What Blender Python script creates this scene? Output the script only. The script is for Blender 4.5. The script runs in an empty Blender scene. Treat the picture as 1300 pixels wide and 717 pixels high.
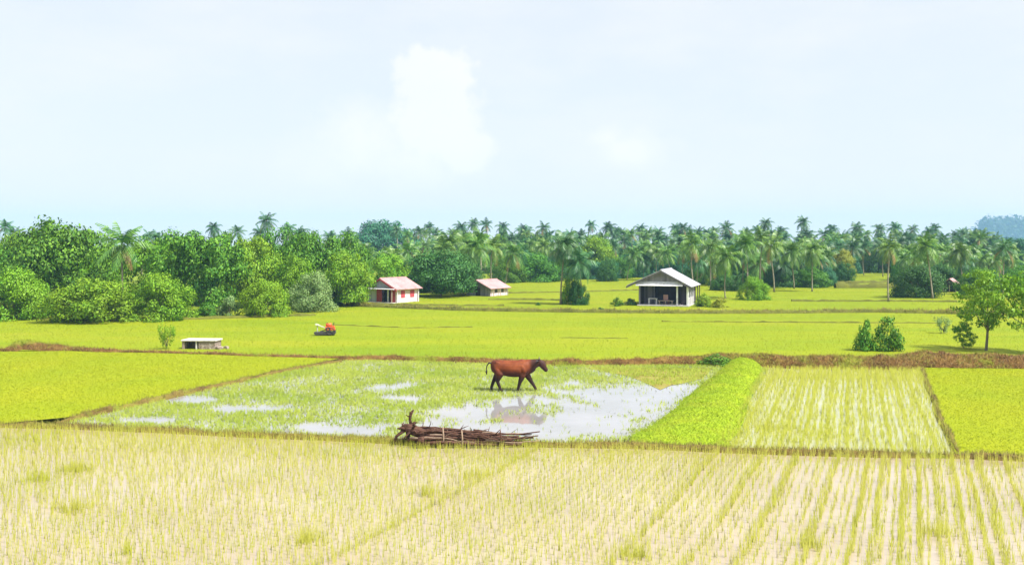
import bpy, bmesh, math, random
import numpy as np
from mathutils import Vector, Matrix, noise as mnoise

random.seed(7); RNG = np.random.default_rng(7)
scene = bpy.context.scene
COL = scene.collection
R = math.radians

# ------------------------------------------------------------------ layout
F, CX, YH, H = 1200.0, 650.0, 308.0, 6.2        # survey of the photograph: focal length, horizon, eye height
def G(px, py):                                   # ground point seen at a pixel
    d = F * H / (py - YH)
    return ((px - CX) / F * d, d)
def GD(px, d):
    return ((px - CX) / F * d, d)
def ZT(py, d):                                   # height of something at distance d seen at row py
    return H - (py - YH) * d / F

# ------------------------------------------------------------------ tagging
def tag(o, label=None, cat=None, group=None, kind=None):
    if label: o['label'] = label
    if cat: o['category'] = cat
    if group: o['group'] = group
    if kind: o['kind'] = kind
    return o
def link(name, mesh, parent=None):
    o = bpy.data.objects.new(name, mesh); COL.objects.link(o)
    if parent is not None: o.parent = parent
    return o
def empty(name, loc=(0, 0, 0), rz=0.0):
    o = bpy.data.objects.new(name, None); COL.objects.link(o)
    o.location = loc; o.rotation_euler = (0, 0, rz); o.empty_display_size = .3
    return o
def mesh_np(name, V, Fc, mats, n=3, smooth=False, mi=None, nrm=None):
    V = np.asarray(V, dtype=np.float32); Fc = np.asarray(Fc, dtype=np.int32)
    m = bpy.data.meshes.new(name)
    m.vertices.add(len(V)); m.vertices.foreach_set('co', V.ravel())
    m.loops.add(Fc.size); m.loops.foreach_set('vertex_index', Fc.ravel())
    m.polygons.add(len(Fc)); m.polygons.foreach_set('loop_start', np.arange(len(Fc), dtype=np.int32) * n)
    m.polygons.foreach_set('loop_total', np.full(len(Fc), n, dtype=np.int32))
    if mi is not None: m.polygons.foreach_set('material_index', np.asarray(mi, dtype=np.int32))
    m.update(calc_edges=True); m.validate()
    if smooth or nrm is not None: m.shade_smooth()
    if nrm is not None:
        nrm = np.asarray(nrm, np.float32); nrm = nrm / (np.linalg.norm(nrm, axis=1)[:, None] + 1e-9)
        m.normals_split_custom_set_from_vertices(nrm)
    for k in (mats if isinstance(mats, (list, tuple)) else [mats]): m.materials.append(k)
    return m

# ------------------------------------------------------------------ materials
class NT:
    def __init__(s, nt): s.nt = nt
    def n(s, t, **kw):
        x = s.nt.nodes.new(t)
        for k, v in kw.items():
            if k.startswith('i_'): x.inputs[k[2:].replace('_', ' ')].default_value = v
            else: setattr(x, k, v)
        return x
    def l(s, a, b): s.nt.links.new(a, b)
def new_mat(name):
    m = bpy.data.materials.new(name); m.use_nodes = True
    nt = m.node_tree; nt.nodes.clear(); t = NT(nt)
    out = t.n('ShaderNodeOutputMaterial')
    return m, t, out
def ramp(t, fac, stops):
    r = t.n('ShaderNodeValToRGB'); e = r.color_ramp.elements
    e[0].position, e[0].color = stops[0][0], (*stops[0][1], 1)
    e[1].position, e[1].color = stops[-1][0], (*stops[-1][1], 1)
    for p, c in stops[1:-1]:
        x = e.new(p); x.color = (*c, 1)
    t.l(fac, r.inputs[0]); return r.outputs[0]
def mixc(t, fac, a, b, mode='MIX'):
    m = t.n('ShaderNodeMix', data_type='RGBA', blend_type=mode)
    for s, v in ((m.inputs[0], fac), (m.inputs[6], a), (m.inputs[7], b)):
        if hasattr(v, 'links') or hasattr(v, 'is_linked'): t.l(v, s)
        elif isinstance(v, (int, float)): s.default_value = v
        else: s.default_value = (*v, 1)
    return m.outputs[2]
def noise(t, scale, detail=4, rough=.55, vec=None, stretch=None, dist=0.0, obj=False):
    n = t.n('ShaderNodeTexNoise'); n.inputs['Scale'].default_value = scale
    n.inputs['Detail'].default_value = detail; n.inputs['Roughness'].default_value = rough
    n.inputs['Distortion'].default_value = dist
    tc = t.n('ShaderNodeTexCoord'); src = tc.outputs['Object']
    if not obj:
        g = t.n('ShaderNodeNewGeometry'); src = g.outputs['Position']
    if stretch:
        mp = t.n('ShaderNodeMapping'); mp.inputs['Scale'].default_value = stretch[:3]
        if len(stretch) > 3: mp.inputs['Rotation'].default_value = (0, 0, stretch[3])
        t.l(src, mp.inputs[0]); src = mp.outputs[0]
    t.l(src, n.inputs['Vector']); return n.outputs['Fac']
def bump(t, h, strength, dist):
    b = t.n('ShaderNodeBump'); b.inputs['Strength'].default_value = strength; b.inputs['Distance'].default_value = dist
    t.l(h, b.inputs['Height']); return b.outputs[0]
def plain(name, a, b, scale=6, rough=.7, spec=.3, bmp=.15, stretch=None, metallic=0, obj=True, dirt=None):
    m, t, out = new_mat(name)
    p = t.n('ShaderNodeBsdfPrincipled'); t.l(p.outputs[0], out.inputs[0])
    f = noise(t, scale, 6, .6, stretch=stretch, obj=obj)
    c = ramp(t, f, [(.3, a), (.7, b)])
    if dirt:
        f2 = noise(t, dirt[1], 5, .65, obj=obj)
        k = ramp(t, f2, [(dirt[2], (0, 0, 0)), (dirt[2] + .12, (1, 1, 1))])
        c = mixc(t, k, c, dirt[0])
    t.l(c, p.inputs['Base Color']); p.inputs['Roughness'].default_value = rough
    p.inputs['Specular IOR Level'].default_value = spec; p.inputs['Metallic'].default_value = metallic
    if bmp: t.l(bump(t, f, bmp, .05), p.inputs['Normal'])
    return m
def leafmat(name, a, b, trans=.35, big=None, obj_var=.0, rough=.55, spec=.25, patches=None):
    """leaves and blades: each leaf its own tint between a and b; big = (colour, noise scale, amount) for broad patches"""
    m, t, out = new_mat(name)
    g = t.n('ShaderNodeNewGeometry')
    c = mixc(t, g.outputs['Random Per Island'], a, b)
    if big:
        f = noise(t, big[1], 3, .6)
        k = ramp(t, f, [(.42, (0, 0, 0)), (.62, (big[2],) * 3)])
        c = mixc(t, k, c, big[0])
    if patches:
        f = noise(t, patches[1], 4, .6, stretch=patches[3] if len(patches) > 3 else None)
        k = ramp(t, f, [(.5, (0, 0, 0)), (.6, (patches[2],) * 3)])
        c = mixc(t, k, c, patches[0])
    if obj_var:
        oi = t.n('ShaderNodeObjectInfo')
        hs = t.n('ShaderNodeHueSaturation')
        mr = t.n('ShaderNodeMapRange'); mr.inputs[3].default_value = .5 - obj_var * .10; mr.inputs[4].default_value = .5 + obj_var * .10
        mv = t.n('ShaderNodeMapRange'); mv.inputs[3].default_value = 1 - obj_var; mv.inputs[4].default_value = 1 + obj_var
        w = t.n('ShaderNodeMath', operation='FRACT'); w2 = t.n('ShaderNodeMath', operation='MULTIPLY'); w2.inputs[1].default_value = 7.31
        t.l(oi.outputs['Random'], mr.inputs[0]); t.l(oi.outputs['Random'], w2.inputs[0]); t.l(w2.outputs[0], w.inputs[0]); t.l(w.outputs[0], mv.inputs[0])
        t.l(mr.outputs[0], hs.inputs['Hue']); t.l(mv.outputs[0], hs.inputs['Value']); t.l(c, hs.inputs['Color']); c = hs.outputs[0]
    p = t.n('ShaderNodeBsdfPrincipled'); t.l(c, p.inputs['Base Color'])
    p.inputs['Roughness'].default_value = rough; p.inputs['Specular IOR Level'].default_value = spec
    tr = t.n('ShaderNodeBsdfTranslucent'); t.l(mixc(t, .35, c, (1.0, 1.0, .35), 'MULTIPLY'), tr.inputs['Color'])
    mx = t.n('ShaderNodeMixShader'); mx.inputs[0].default_value = trans
    t.l(p.outputs[0], mx.inputs[1]); t.l(tr.outputs[0], mx.inputs[2]); t.l(mx.outputs[0], out.inputs[0])
    return m
def groundmat(name, cols, scale, stretch=None, rough=.9, b=.4, bs=3.0, extra=None):
    m, t, out = new_mat(name)
    p = t.n('ShaderNodeBsdfPrincipled'); t.l(p.outputs[0], out.inputs[0])
    f = noise(t, scale, 6, .62, stretch=stretch)
    c = ramp(t, f, cols)
    if extra:
        f2 = noise(t, extra[1], 5, .6, stretch=extra[3] if len(extra) > 3 else None)
        c = mixc(t, ramp(t, f2, [(extra[2], (0, 0, 0)), (extra[2] + .15, (1, 1, 1))]), c, extra[0])
    t.l(c, p.inputs['Base Color']); p.inputs['Roughness'].default_value = rough; p.inputs['Specular IOR Level'].default_value = .15
    t.l(bump(t, noise(t, bs, 6, .7), b, .12), p.inputs['Normal'])
    return m
def watermat(name, a, b, scale, bmp=.012, rough=.03, ior=1.48):
    m, t, out = new_mat(name)
    p = t.n('ShaderNodeBsdfPrincipled'); t.l(p.outputs[0], out.inputs[0])
    t.l(ramp(t, noise(t, scale, 5, .6), [(.35, a), (.68, b)]), p.inputs['Base Color'])
    p.inputs['Roughness'].default_value = rough; p.inputs['IOR'].default_value = ior
    p.inputs['Specular IOR Level'].default_value = .5
    t.l(bump(t, noise(t, 3.2, 3, .5, stretch=(1, .6, 1)), bmp, .05), p.inputs['Normal'])
    return m
def roofmat(name, a, b, freq, axis=1, rust=None, rough=.45):
    """corrugated sheets: ridges run down the slope"""
    m, t, out = new_mat(name)
    p = t.n('ShaderNodeBsdfPrincipled'); t.l(p.outputs[0], out.inputs[0])
    f = noise(t, 1.3, 6, .65, obj=True)
    c = ramp(t, f, [(.3, a), (.7, b)])
    if rust:
        c = mixc(t, ramp(t, noise(t, 2.2, 5, .7, obj=True, stretch=(.5, 2, .5)), [(.55, (0, 0, 0)), (.68, (.8, .8, .8))]), c, rust)
    t.l(c, p.inputs['Base Color']); p.inputs['Roughness'].default_value = rough; p.inputs['Specular IOR Level'].default_value = .4
    tc = t.n('ShaderNodeTexCoord'); sx = t.n('ShaderNodeSeparateXYZ'); t.l(tc.outputs['Object'], sx.inputs[0])
    mu = t.n('ShaderNodeMath', operation='MULTIPLY'); mu.inputs[1].default_value = freq; t.l(sx.outputs[axis], mu.inputs[0])
    si = t.n('ShaderNodeMath', operation='SINE'); t.l(mu.outputs[0], si.inputs[0])
    t.l(bump(t, si.outputs[0], .6, .04), p.inputs['Normal'])
    return m
def plankmat(name, a, b, freq=25, axis=0, rough=.8):
    m, t, out = new_mat(name)
    p = t.n('ShaderNodeBsdfPrincipled'); t.l(p.outputs[0], out.inputs[0])
    tc = t.n('ShaderNodeTexCoord'); sx = t.n('ShaderNodeSeparateXYZ'); t.l(tc.outputs['Object'], sx.inputs[0])
    mu = t.n('ShaderNodeMath', operation='MULTIPLY'); mu.inputs[1].default_value = freq / 6.283; t.l(sx.outputs[axis], mu.inputs[0])
    fl = t.n('ShaderNodeMath', operation='FLOOR'); t.l(mu.outputs[0], fl.inputs[0])
    wn = t.n('ShaderNodeTexWhiteNoise', noise_dimensions='1D'); t.l(fl.outputs[0], wn.inputs['W'])
    f = noise(t, 5, 6, .65, obj=True)
    ad = t.n('ShaderNodeMath', operation='ADD'); ad.use_clamp = True; t.l(wn.outputs[0], ad.inputs[0]); ad2 = t.n('ShaderNodeMath', operation='SUBTRACT'); t.l(f, ad2.inputs[0]); ad2.inputs[1].default_value = .5; t.l(ad2.outputs[0], ad.inputs[1])
    t.l(mixc(t, ad.outputs[0], a, b), p.inputs['Base Color']); p.inputs['Roughness'].default_value = rough; p.inputs['Specular IOR Level'].default_value = .2
    fr = t.n('ShaderNodeMath', operation='FRACT'); t.l(mu.outputs[0], fr.inputs[0])
    gt = t.n('ShaderNodeMath', operation='GREATER_THAN'); gt.inputs[1].default_value = .1; t.l(fr.outputs[0], gt.inputs[0])
    t.l(bump(t, gt.outputs[0], .6, .02), p.inputs['Normal'])
    return m

M = {}
M['ground'] = groundmat('wet_soil', [(.3, (.12, .18, .01)), (.55, (.17, .23, .01)), (.75, (.22, .26, .02))], .15)
M['forest_floor'] = groundmat('forest_floor', [(.3, (.008, .035, .02)), (.7, (.015, .05, .03))], .05)
M['field'] = groundmat('young_rice_mat', [(.3, (.14, .21, .004)), (.5, (.19, .238, .004)), (.7, (.235, .25, .008))], .10, stretch=(.45, 1.6, 1), b=.35, bs=5)
M['field_left'] = groundmat('dense_rice_mat', [(.3, (.205, .26, .003)), (.7, (.255, .28, .004))], .22, b=.4, bs=6)
M['mud_water'] = watermat('muddy_paddy_water', (.305, .245, .175), (.37, .31, .235), .25)
M['mid_water'] = watermat('pale_paddy_water', (.29, .29, .14), (.36, .35, .21), .4)
M['pond_water'] = watermat('pond_water', (.225, .22, .21), (.29, .28, .285), .35, bmp=.015, ior=1.7)
M['mud'] = groundmat('weedy_mud', [(.3, (.16, .12, .02)), (.5, (.24, .20, .03)), (.7, (.25, .27, .03))], .9, stretch=(.5, 1.5, 1), rough=.45)  # olive-brown carries the bund's mirrored colour together with mud and weed
M['bund'] = groundmat('bund_earth', [(.3, (.09, .055, .02)), (.5, (.16, .115, .03)), (.68, (.20, .19, .03))], 1.1, b=.8, bs=4, extra=((.16, .21, .015), .6, .56))
M['brown_bund'] = groundmat('brown_bund_earth', [(.3, (.05, .027, .008)), (.5, (.13, .070, .020)), (.7, (.23, .15, .04))], 1.4, b=1., bs=4, extra=((.17, .21, .015), .5, .54))
M['dark_bund'] = groundmat('dark_bund_earth', [(.3, (.07, .075, .015)), (.7, (.14, .15, .02))], .8, b=.8)
M['bank'] = groundmat('grassy_bank', [(.3, (.21, .30, .010)), (.6, (.25, .335, .010)), (.75, (.29, .34, .014))], .7, b=.35, bs=5)
M['blade_near'] = leafmat('rice_seedling_blade', (.36, .38, .035), (.50, .49, .09), .45, patches=((.36, .40, .02), .35, .6))
M['blade_mid'] = leafmat('row_seedling_blade', (.33, .38, .02), (.47, .47, .07), .4)
M['blade_field'] = leafmat('dense_rice_blade', (.235, .275, .003), (.275, .297, .005), .5, big=((.26, .34, .004), .12, .7))
M['blade_far'] = leafmat('far_rice_blade', (.19, .243, .003), (.228, .262, .006), .5, big=((.26, .25, .014), .07, .7), patches=((.15, .235, .004), .05, .75, (.5, 1.6, 1)))
M['weed'] = leafmat('pond_weed_blade', (.34, .43, .04), (.46, .53, .09), .48, big=((.25, .37, .02), .3, .6))
M['bank_grass'] = leafmat('bank_grass_blade', (.235, .345, .010), (.295, .385, .016), .48, big=((.21, .35, .010), .5, .5), patches=((.34, .36, .03), .9, .6))
M['bund_grass'] = leafmat('bund_grass_blade', (.17, .20, .02), (.30, .27, .05), .4, big=((.16, .10, .04), .4, .8))
M['dry_grass'] = leafmat('dry_grass_blade', (.085, .042, .012), (.31, .185, .055), .3, big=((.23, .28, .015), .5, .9))
LEAF = {
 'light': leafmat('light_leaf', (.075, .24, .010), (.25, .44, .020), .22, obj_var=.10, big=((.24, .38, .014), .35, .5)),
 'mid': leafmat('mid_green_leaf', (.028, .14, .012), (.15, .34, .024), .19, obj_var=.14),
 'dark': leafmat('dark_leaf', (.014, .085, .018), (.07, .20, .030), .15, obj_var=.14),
 'teal': leafmat('blue_green_leaf', (.018, .115, .05), (.05, .18, .07), .15, obj_var=.14),
  'far': leafmat('dark_forest_leaf', (.008, .045, .022), (.02, .07, .035), .15),
 'grey': leafmat('grey_green_leaf', (.13, .25, .07), (.30, .40, .15), .28, obj_var=.12),
 'yellow': leafmat('yellow_green_leaf', (.20, .29, .02), (.35, .34, .03), .35, obj_var=.1),
 'palm': leafmat('palm_frond', (.026, .115, .014), (.18, .31, .045), .2, obj_var=.16, spec=.4, rough=.45),
 'palmdark': leafmat('dark_palm_frond', (.015, .085, .03), (.085, .20, .06), .15, obj_var=.2, spec=.35, rough=.45),
}
M['dead_frond'] = leafmat('dead_frond', (.22, .14, .05), (.34, .24, .10), .2)
M['bark'] = plain('bark', (.10, .085, .06), (.22, .19, .14), 5, .9, .1, .6, stretch=(2, 2, .6))
M['palm_bark'] = plain('palm_bark', (.16, .14, .10), (.33, .30, .23), 6, .9, .1, .5, stretch=(.5, .5, 3))

# ------------------------------------------------------------------ camera, world, sun
cam_d = bpy.data.cameras.new('camera'); cam = bpy.data.objects.new('camera', cam_d); COL.objects.link(cam)
cam.location = (0, 0, H); cam.rotation_euler = (R(90), 0, 0)
cam_d.sensor_width = 36; cam_d.lens = F / 1300 * 36; cam_d.shift_y = -(358.5 - YH) / 1300
cam_d.clip_start = .1; cam_d.clip_end = 8000
scene.camera = cam

SUN_EL, SUN_AZ = R(54), math.atan2(.86, -.50)     # azimuth clockwise from +Y
sd = Vector((math.sin(SUN_AZ) * math.cos(SUN_EL), math.cos(SUN_AZ) * math.cos(SUN_EL), math.sin(SUN_EL)))
sun_d = bpy.data.lights.new('sun', 'SUN'); sun_d.energy = 3.6; sun_d.angle = R(9.0); sun_d.color = (1, .96, .90)
sun = bpy.data.objects.new('sun', sun_d); COL.objects.link(sun); sun.location = sd * 60
sun.rotation_euler = (-sd).to_track_quat('-Z', 'Y').to_euler()

w = bpy.data.worlds.new('World'); scene.world = w; w.use_nodes = True
nt = w.node_tree; nt.nodes.clear(); t = NT(nt)
wo = t.n('ShaderNodeOutputWorld'); bg = t.n('ShaderNodeBackground'); t.l(bg.outputs[0], wo.inputs[0])
bg.inputs['Strength'].default_value = .10
sky = t.n('ShaderNodeTexSky', sky_type='NISHITA'); sky.sun_disc = False
sky.sun_elevation = SUN_EL; sky.sun_rotation = SUN_AZ; sky.air_density = 1.0; sky.dust_density = 2.2; sky.ozone_density = 1.2
tc = t.n('ShaderNodeTexCoord'); sx = t.n('ShaderNodeSeparateXYZ'); t.l(tc.outputs['Generated'], sx.inputs[0])
def mth(op, a, b=None, clamp=False):
    m = t.n('ShaderNodeMath', operation=op); m.use_clamp = clamp
    for s, v in ((m.inputs[0], a), (m.inputs[1], b)):
        if v is None: continue
        if isinstance(v, (int, float)): s.default_value = v
        else: t.l(v, s)
    return m.outputs[0]
# cloud bank laid out in azimuth (from straight ahead) and elevation, the same for every viewer
az = mth('ARCTAN2', sx.outputs[0], sx.outputs[1]); el = mth('ARCSINE', sx.outputs[2])
cb = t.n('ShaderNodeCombineXYZ'); t.l(az, cb.inputs[0]); t.l(el, cb.inputs[1])
def wnoise(scale, detail, rough, off=(0, 0, 0), sc=(1, 1, 1)):
    mp = t.n('ShaderNodeMapping'); mp.inputs['Location'].default_value = off; mp.inputs['Scale'].default_value = sc
    t.l(cb.outputs[0], mp.inputs[0])
    n = t.n('ShaderNodeTexNoise'); n.inputs['Scale'].default_value = scale; n.inputs['Detail'].default_value = detail; n.inputs['Roughness'].default_value = rough
    t.l(mp.outputs[0], n.inputs['Vector']); return n.outputs['Fac']
na = wnoise(26, 8, .62); nb = wnoise(9, 6, .58, (3, 1, 0)); nc = wnoise(4, 5, .6, (7, 2, 0), (1, 2.6, 1))
def puff(px, py, rx, ry, soft):
    a0, e0 = math.atan((px - CX) / F), math.atan((YH - py) / F * math.cos(math.atan((px - CX) / F)))
    dx = mth('DIVIDE', mth('SUBTRACT', az, a0), rx / F); dy = mth('DIVIDE', mth('SUBTRACT', el, e0), ry / F)
    r2 = mth('SQRT', mth('ADD', mth('MULTIPLY', dx, dx), mth('MULTIPLY', dy, dy)))
    v = mth('SUBTRACT', 1.0, r2)
    v = mth('ADD', v, mth('MULTIPLY', mth('SUBTRACT', na, .5), 1.7))
    return mth('MULTIPLY', v, 1.0 / soft, True)
cl = None
for a in ((552, 100, 62, 46, .24), (550, 158, 76, 60, .42), (470, 180, 105, 66, 1.0), (588, 192, 50, 38, .35), (520, 205, 150, 44, 1.1), (435, 200, 95, 50, 1.4), (805, 192, 60, 28, .7), (770, 175, 28, 22, .9)):
    p = puff(*a); cl = p if cl is None else mth('MAXIMUM', cl, p)
haze_amt = mth('MULTIPLY', mth('SUBTRACT', nb, .38), 1.7, True)
veil = mth('MULTIPLY', mth('SUBTRACT', nc, .42), 3.0, True)
c = mixc(t, .86, sky.outputs[0], (3.38, 3.49, 3.62))          # high thin overcast over the blue
c = mixc(t, mth('MULTIPLY', veil, .8), c, (3.72, 3.74, 3.80))
low = mth('SUBTRACT', 1.0, mth('DIVIDE', el, .16), True)
c = mixc(t, mth('MULTIPLY', mth('MULTIPLY', low, low), .85), c, (4.3, 3.85, 3.65))   # milky air towards the horizon
c = mixc(t, mth('MULTIPLY', cl, mth('ADD', .62, mth('MULTIPLY', haze_amt, .38))), c, (4.1, 4.02, 4.0))
t.l(c, bg.inputs['Color'])

vs = scene.view_settings
scene.display_settings.display_device = 'sRGB'
vs.view_transform = 'Standard'; vs.look = 'None'; vs.gamma = 1; vs.use_curve_mapping = False; vs.exposure = 1.4
scene.render.engine = 'CYCLES'
cy = scene.cycles
cy.use_denoising = True
try: cy.denoiser = 'OPENIMAGEDENOISE'; cy.denoising_input_passes = 'RGB_ALBEDO_NORMAL'; cy.denoising_prefilter = 'ACCURATE'
except Exception: pass
cy.max_bounces = 7; cy.diffuse_bounces = 3; cy.glossy_bounces = 3; cy.transmission_bounces = 4; cy.volume_bounces = 1; cy.transparent_max_bounces = 8
cy.sample_clamp_indirect = 6; cy.caustics_reflective = False; cy.caustics_refractive = False

# ------------------------------------------------------------------ value noise (numpy)
def vnoise(x, y, seed=0):
    xi = np.floor(x).astype(np.int64); yi = np.floor(y).astype(np.int64); xf = x - xi; yf = y - yi
    def h(a, b):
        n = (a * 374761393 + b * 668265263 + seed * 1442695041) & 0xffffffff
        n = ((n ^ (n >> 13)) * 1274126177) & 0xffffffff
        return ((n ^ (n >> 16)) & 0xffff) / 65535.0
    u = xf * xf * (3 - 2 * xf); v = yf * yf * (3 - 2 * yf)
    return (h(xi, yi) * (1 - u) + h(xi + 1, yi) * u) * (1 - v) + (h(xi, yi + 1) * (1 - u) + h(xi + 1, yi + 1) * u) * v
def fbm(x, y, seed=0): return .55 * vnoise(x, y, seed) + .3 * vnoise(x * 2.1, y * 2.1, seed + 1) + .15 * vnoise(x * 4.3, y * 4.3, seed + 2)

def inside(P, poly):
    x, y = P[:, 0], P[:, 1]; r = np.zeros(len(P), bool); n = len(poly); j = n - 1
    for i in range(n):
        xi, yi = poly[i]; xj, yj = poly[j]
        c = ((yi > y) != (yj > y)) & (x < (xj - xi) * (y - yi) / (yj - yi + 1e-12) + xi)
        r ^= c; j = i
    return r
def sample_poly(poly, n):
    a = np.array(poly); lo, hi = a.min(0), a.max(0); out = []; k = 0
    while k < n:
        P = lo + RNG.random((n * 2, 2)) * (hi - lo); P = P[inside(P, poly)]; out.append(P); k += len(P)
    return np.concatenate(out)[:n]
def to_px(P):
    return CX + F * P[:, 0] / P[:, 1], YH + F * H / P[:, 1]
def blades(base, h, w_, lean, mat, name, seg=1):
    """base (n,3); one tapering blade each"""
    n = len(base); az = math.pi / 2 + RNG.random(n) * math.pi; la = RNG.random(n) * 2 * math.pi
    h = np.broadcast_to(h, n) * (0.7 + .6 * RNG.random(n)); wd = np.broadcast_to(w_, n) * (.75 + .5 * RNG.random(n))
    ln = np.broadcast_to(lean, n) * RNG.random(n) * h
    dx, dy = np.cos(az) * wd / 2, np.sin(az) * wd / 2
    z = np.zeros(n)
    a = base + np.stack([dx, dy, z], 1); b = base - np.stack([dx, dy, z], 1)
    t_ = base + np.stack([np.cos(la) * ln, np.sin(la) * ln, h], 1)
    V = np.stack([a, b, t_], 1).reshape(-1, 3)
    N = RNG.normal(0, .22, (n, 3)) + (0, -.12, 1.0); N[:, 2] = np.abs(N[:, 2])
    return mesh_np(name, V, np.arange(3 * n).reshape(-1, 3), mat, nrm=np.repeat(N, 3, 0))
def sheet(name, poly, z, mat, sub=0):
    bm = bmesh.new(); bm.faces.new([bm.verts.new((x, y, z)) for x, y in poly])
    bmesh.ops.recalc_face_normals(bm, faces=bm.faces)
    if bm.faces[:][0].normal.z < 0: bmesh.ops.reverse_faces(bm, faces=bm.faces)
    m = bpy.data.meshes.new(name); bm.to_mesh(m); bm.free(); m.materials.append(mat)
    return tag(link(name, m), kind='structure')

# ------------------------------------------------------------------ ground, fields, water
sheet('ground', [(-2000, -100), (2000, -100), (2000, 2600), (-2000, 2600)], -.16, M['ground'])

front_bund_px = [(-420, 533), (-40, 541), (0, 541), (80, 543), (170, 546), (300, 553), (440, 559), (520, 563), (700, 566), (800, 568), (920, 573), (1060, 578), (1200, 580), (1300, 584), (1350, 586), (1720, 598)]
front_poly = [G(*p) for p in front_bund_px] + [(34, 11), (-34, 11)]
sheet('paddy_water', front_poly, 0, M['mud_water'])
pond_poly_px = [(430, 457), (700, 461), (930, 456), (975, 470), (916, 570), (800, 566), (520, 561), (440, 557), (300, 551), (60, 542)]
pond_poly = [G(*p) for p in pond_poly_px]
sheet('pond_water', pond_poly, .002, M['pond_water'])
mid_poly = [G(*p) for p in [(972, 466), (1171, 467), (1214, 581), (905, 573)]]
sheet('row_paddy_water', mid_poly, .001, M['mid_water'])
left_poly = [G(*p) for p in [(-480, 452), (-60, 449), (130, 447), (250, 450), (432, 457), (330, 478), (85, 533), (0, 541), (-440, 533)]]
sheet('dense_rice_field', left_poly, .10, M['field_left'])
right_poly = [G(*p) for p in [(1171, 467), (1750, 470), (1750, 598), (1360, 585), (1213, 580)]]
sheet('right_rice_field', right_poly, .10, M['field_left'])
farfield_px = [(-480, 450), (-60, 447), (130, 445), (250, 448), (430, 455), (700, 460), (900, 456), (1000, 462), (1360, 466), (1760, 470)]
far_poly = [G(*p) for p in farfield_px] + [G(2000, 380), GD(1700, 190), GD(620, 190), G(620, 360), G(440, 384), G(250, 403), G(-80, 403), G(-480, 405)]
sheet('far_rice_field', far_poly, .05, M['field'])

sheet('mud_flat', [G(*p) for p in [(742, 466), (905, 467), (893, 480), (866, 487), (852, 489), (838, 495), (822, 487), (800, 478), (770, 472)]], .012, M['mud'])  # brown bund's reflection in the pond, painted as a sheet with shallow mud
# ---- bunds: banks of earth between the fields
def bank_mesh(name, pts, width, height, mat, nz=.25, step=.35, prof=9, z0=-.1):
    pts = [Vector((x, y, 0)) for x, y in pts]
    # resample
    L = [0]
    for a, b in zip(pts, pts[1:]): L.append(L[-1] + (b - a).length)
    n = max(4, int(L[-1] / step)); P = []; W = []; Hh = []
    for i in range(n + 1):
        s = L[-1] * i / n
        k = max(j for j in range(len(L)) if L[j] <= s + 1e-6); k = min(k, len(pts) - 2)
        f = (s - L[k]) / (L[k + 1] - L[k])
        P.append(pts[k].lerp(pts[k + 1], f))
        wv = width if not isinstance(width, (list, tuple)) else width[k] * (1 - f) + width[k + 1] * f
        hv = height if not isinstance(height, (list, tuple)) else height[k] * (1 - f) + height[k + 1] * f
        W.append(wv); Hh.append(hv)
    V = []; Fc = []
    for i in range(n + 1):
        d = (P[min(i + 1, n)] - P[max(i - 1, 0)]).normalized(); q = Vector((-d.y, d.x, 0))
        for j in range(prof):
            u = -1 + 2 * j / (prof - 1)
            x = P[i] + q * (u * W[i] / 2)
            hz = max(0, 1 - abs(u) ** 2.4)
            nn = mnoise.noise((x.x * .9, x.y * .9, 3)) + .5 * mnoise.noise((x.x * 2.4, x.y * 2.4, 9))
            z = z0 + hz * (Hh[i] - z0) * (1 + nz * nn)
            x = x + q * (.13 * mnoise.noise((P[i].x * .35, P[i].y * .35, 55)) + .10 * W[i] * nz * 2 * mnoise.noise((x.x * .6, x.y * .6, 21)))
            V.append((x.x, x.y, z))
    for i in range(n):
        for j in range(prof - 1):
            a = i * prof + j; Fc.append((a, a + 1, a + prof + 1, a + prof))
    m = mesh_np(name, V, Fc, mat, 4, True)
    if m.polygons[len(m.polygons) // 2].normal.z < 0: m.flip_normals()
    return m
def scatter(mesh, n, zmin=None):
    m = mesh; m.calc_loop_triangles()
    co = np.empty(len(m.vertices) * 3, np.float32); m.vertices.foreach_get('co', co); co = co.reshape(-1, 3)
    tr = np.empty(len(m.loop_triangles) * 3, np.int32); m.loop_triangles.foreach_get('vertices', tr); tr = tr.reshape(-1, 3)
    A, B, C = co[tr[:, 0]], co[tr[:, 1]], co[tr[:, 2]]
    ar = np.linalg.norm(np.cross(B - A, C - A), axis=1); i = RNG.choice(len(tr), n, p=ar / ar.sum())
    u, v = RNG.random(n), RNG.random(n); k = u + v > 1; u[k], v[k] = 1 - u[k], 1 - v[k]
    P = A[i] + (B[i] - A[i]) * u[:, None] + (C[i] - A[i]) * v[:, None]
    if zmin is not None: P = P[P[:, 2] > zmin]
    return P
def bund(name, px, width, height, mat, **kw):
    pts = [G(*p) for p in px]
    m = bank_mesh(name, pts, width, height, mat, **kw)
    return tag(link(name, m), kind='structure'), m

_, fb = bund('front_bund', front_bund_px, .5, .14, M['bund'], nz=.35)
brown_left_px = [(-480, 451), (-60, 448), (9, 447), (27, 443), (70, 445), (129, 448), (250, 451), (330, 454), (436, 457), (485, 456), (560, 459), (650, 461), (700, 463), (780, 463), (860, 462), (930, 461)]
_, bl = bund('brown_bund', brown_left_px, [.8, .8, .9, 1.5, 1.3, 1.0, .7, .8, .8, .8, .8, .8, .9, .9, 1.0, 1.2], [.2, .18, .24, .5, .36, .24, .15, .2, .2, .24, .22, .24, .26, .28, .36, .48], M['brown_bund'], nz=.3)
brown_right_px = [(880, 460), (930, 461), (1000, 465), (1100, 466), (1200, 466), (1300, 467), (1380, 468), (1760, 471)]
_, br = bund('earth_bank', brown_right_px, [1.2, 2.0, 1.9, 2.1, 2.4, 2.4, 2.4, 2.0], [.25, .45, .48, .52, .62, .6, .6, .5], M['brown_bund'], nz=.3)
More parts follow.
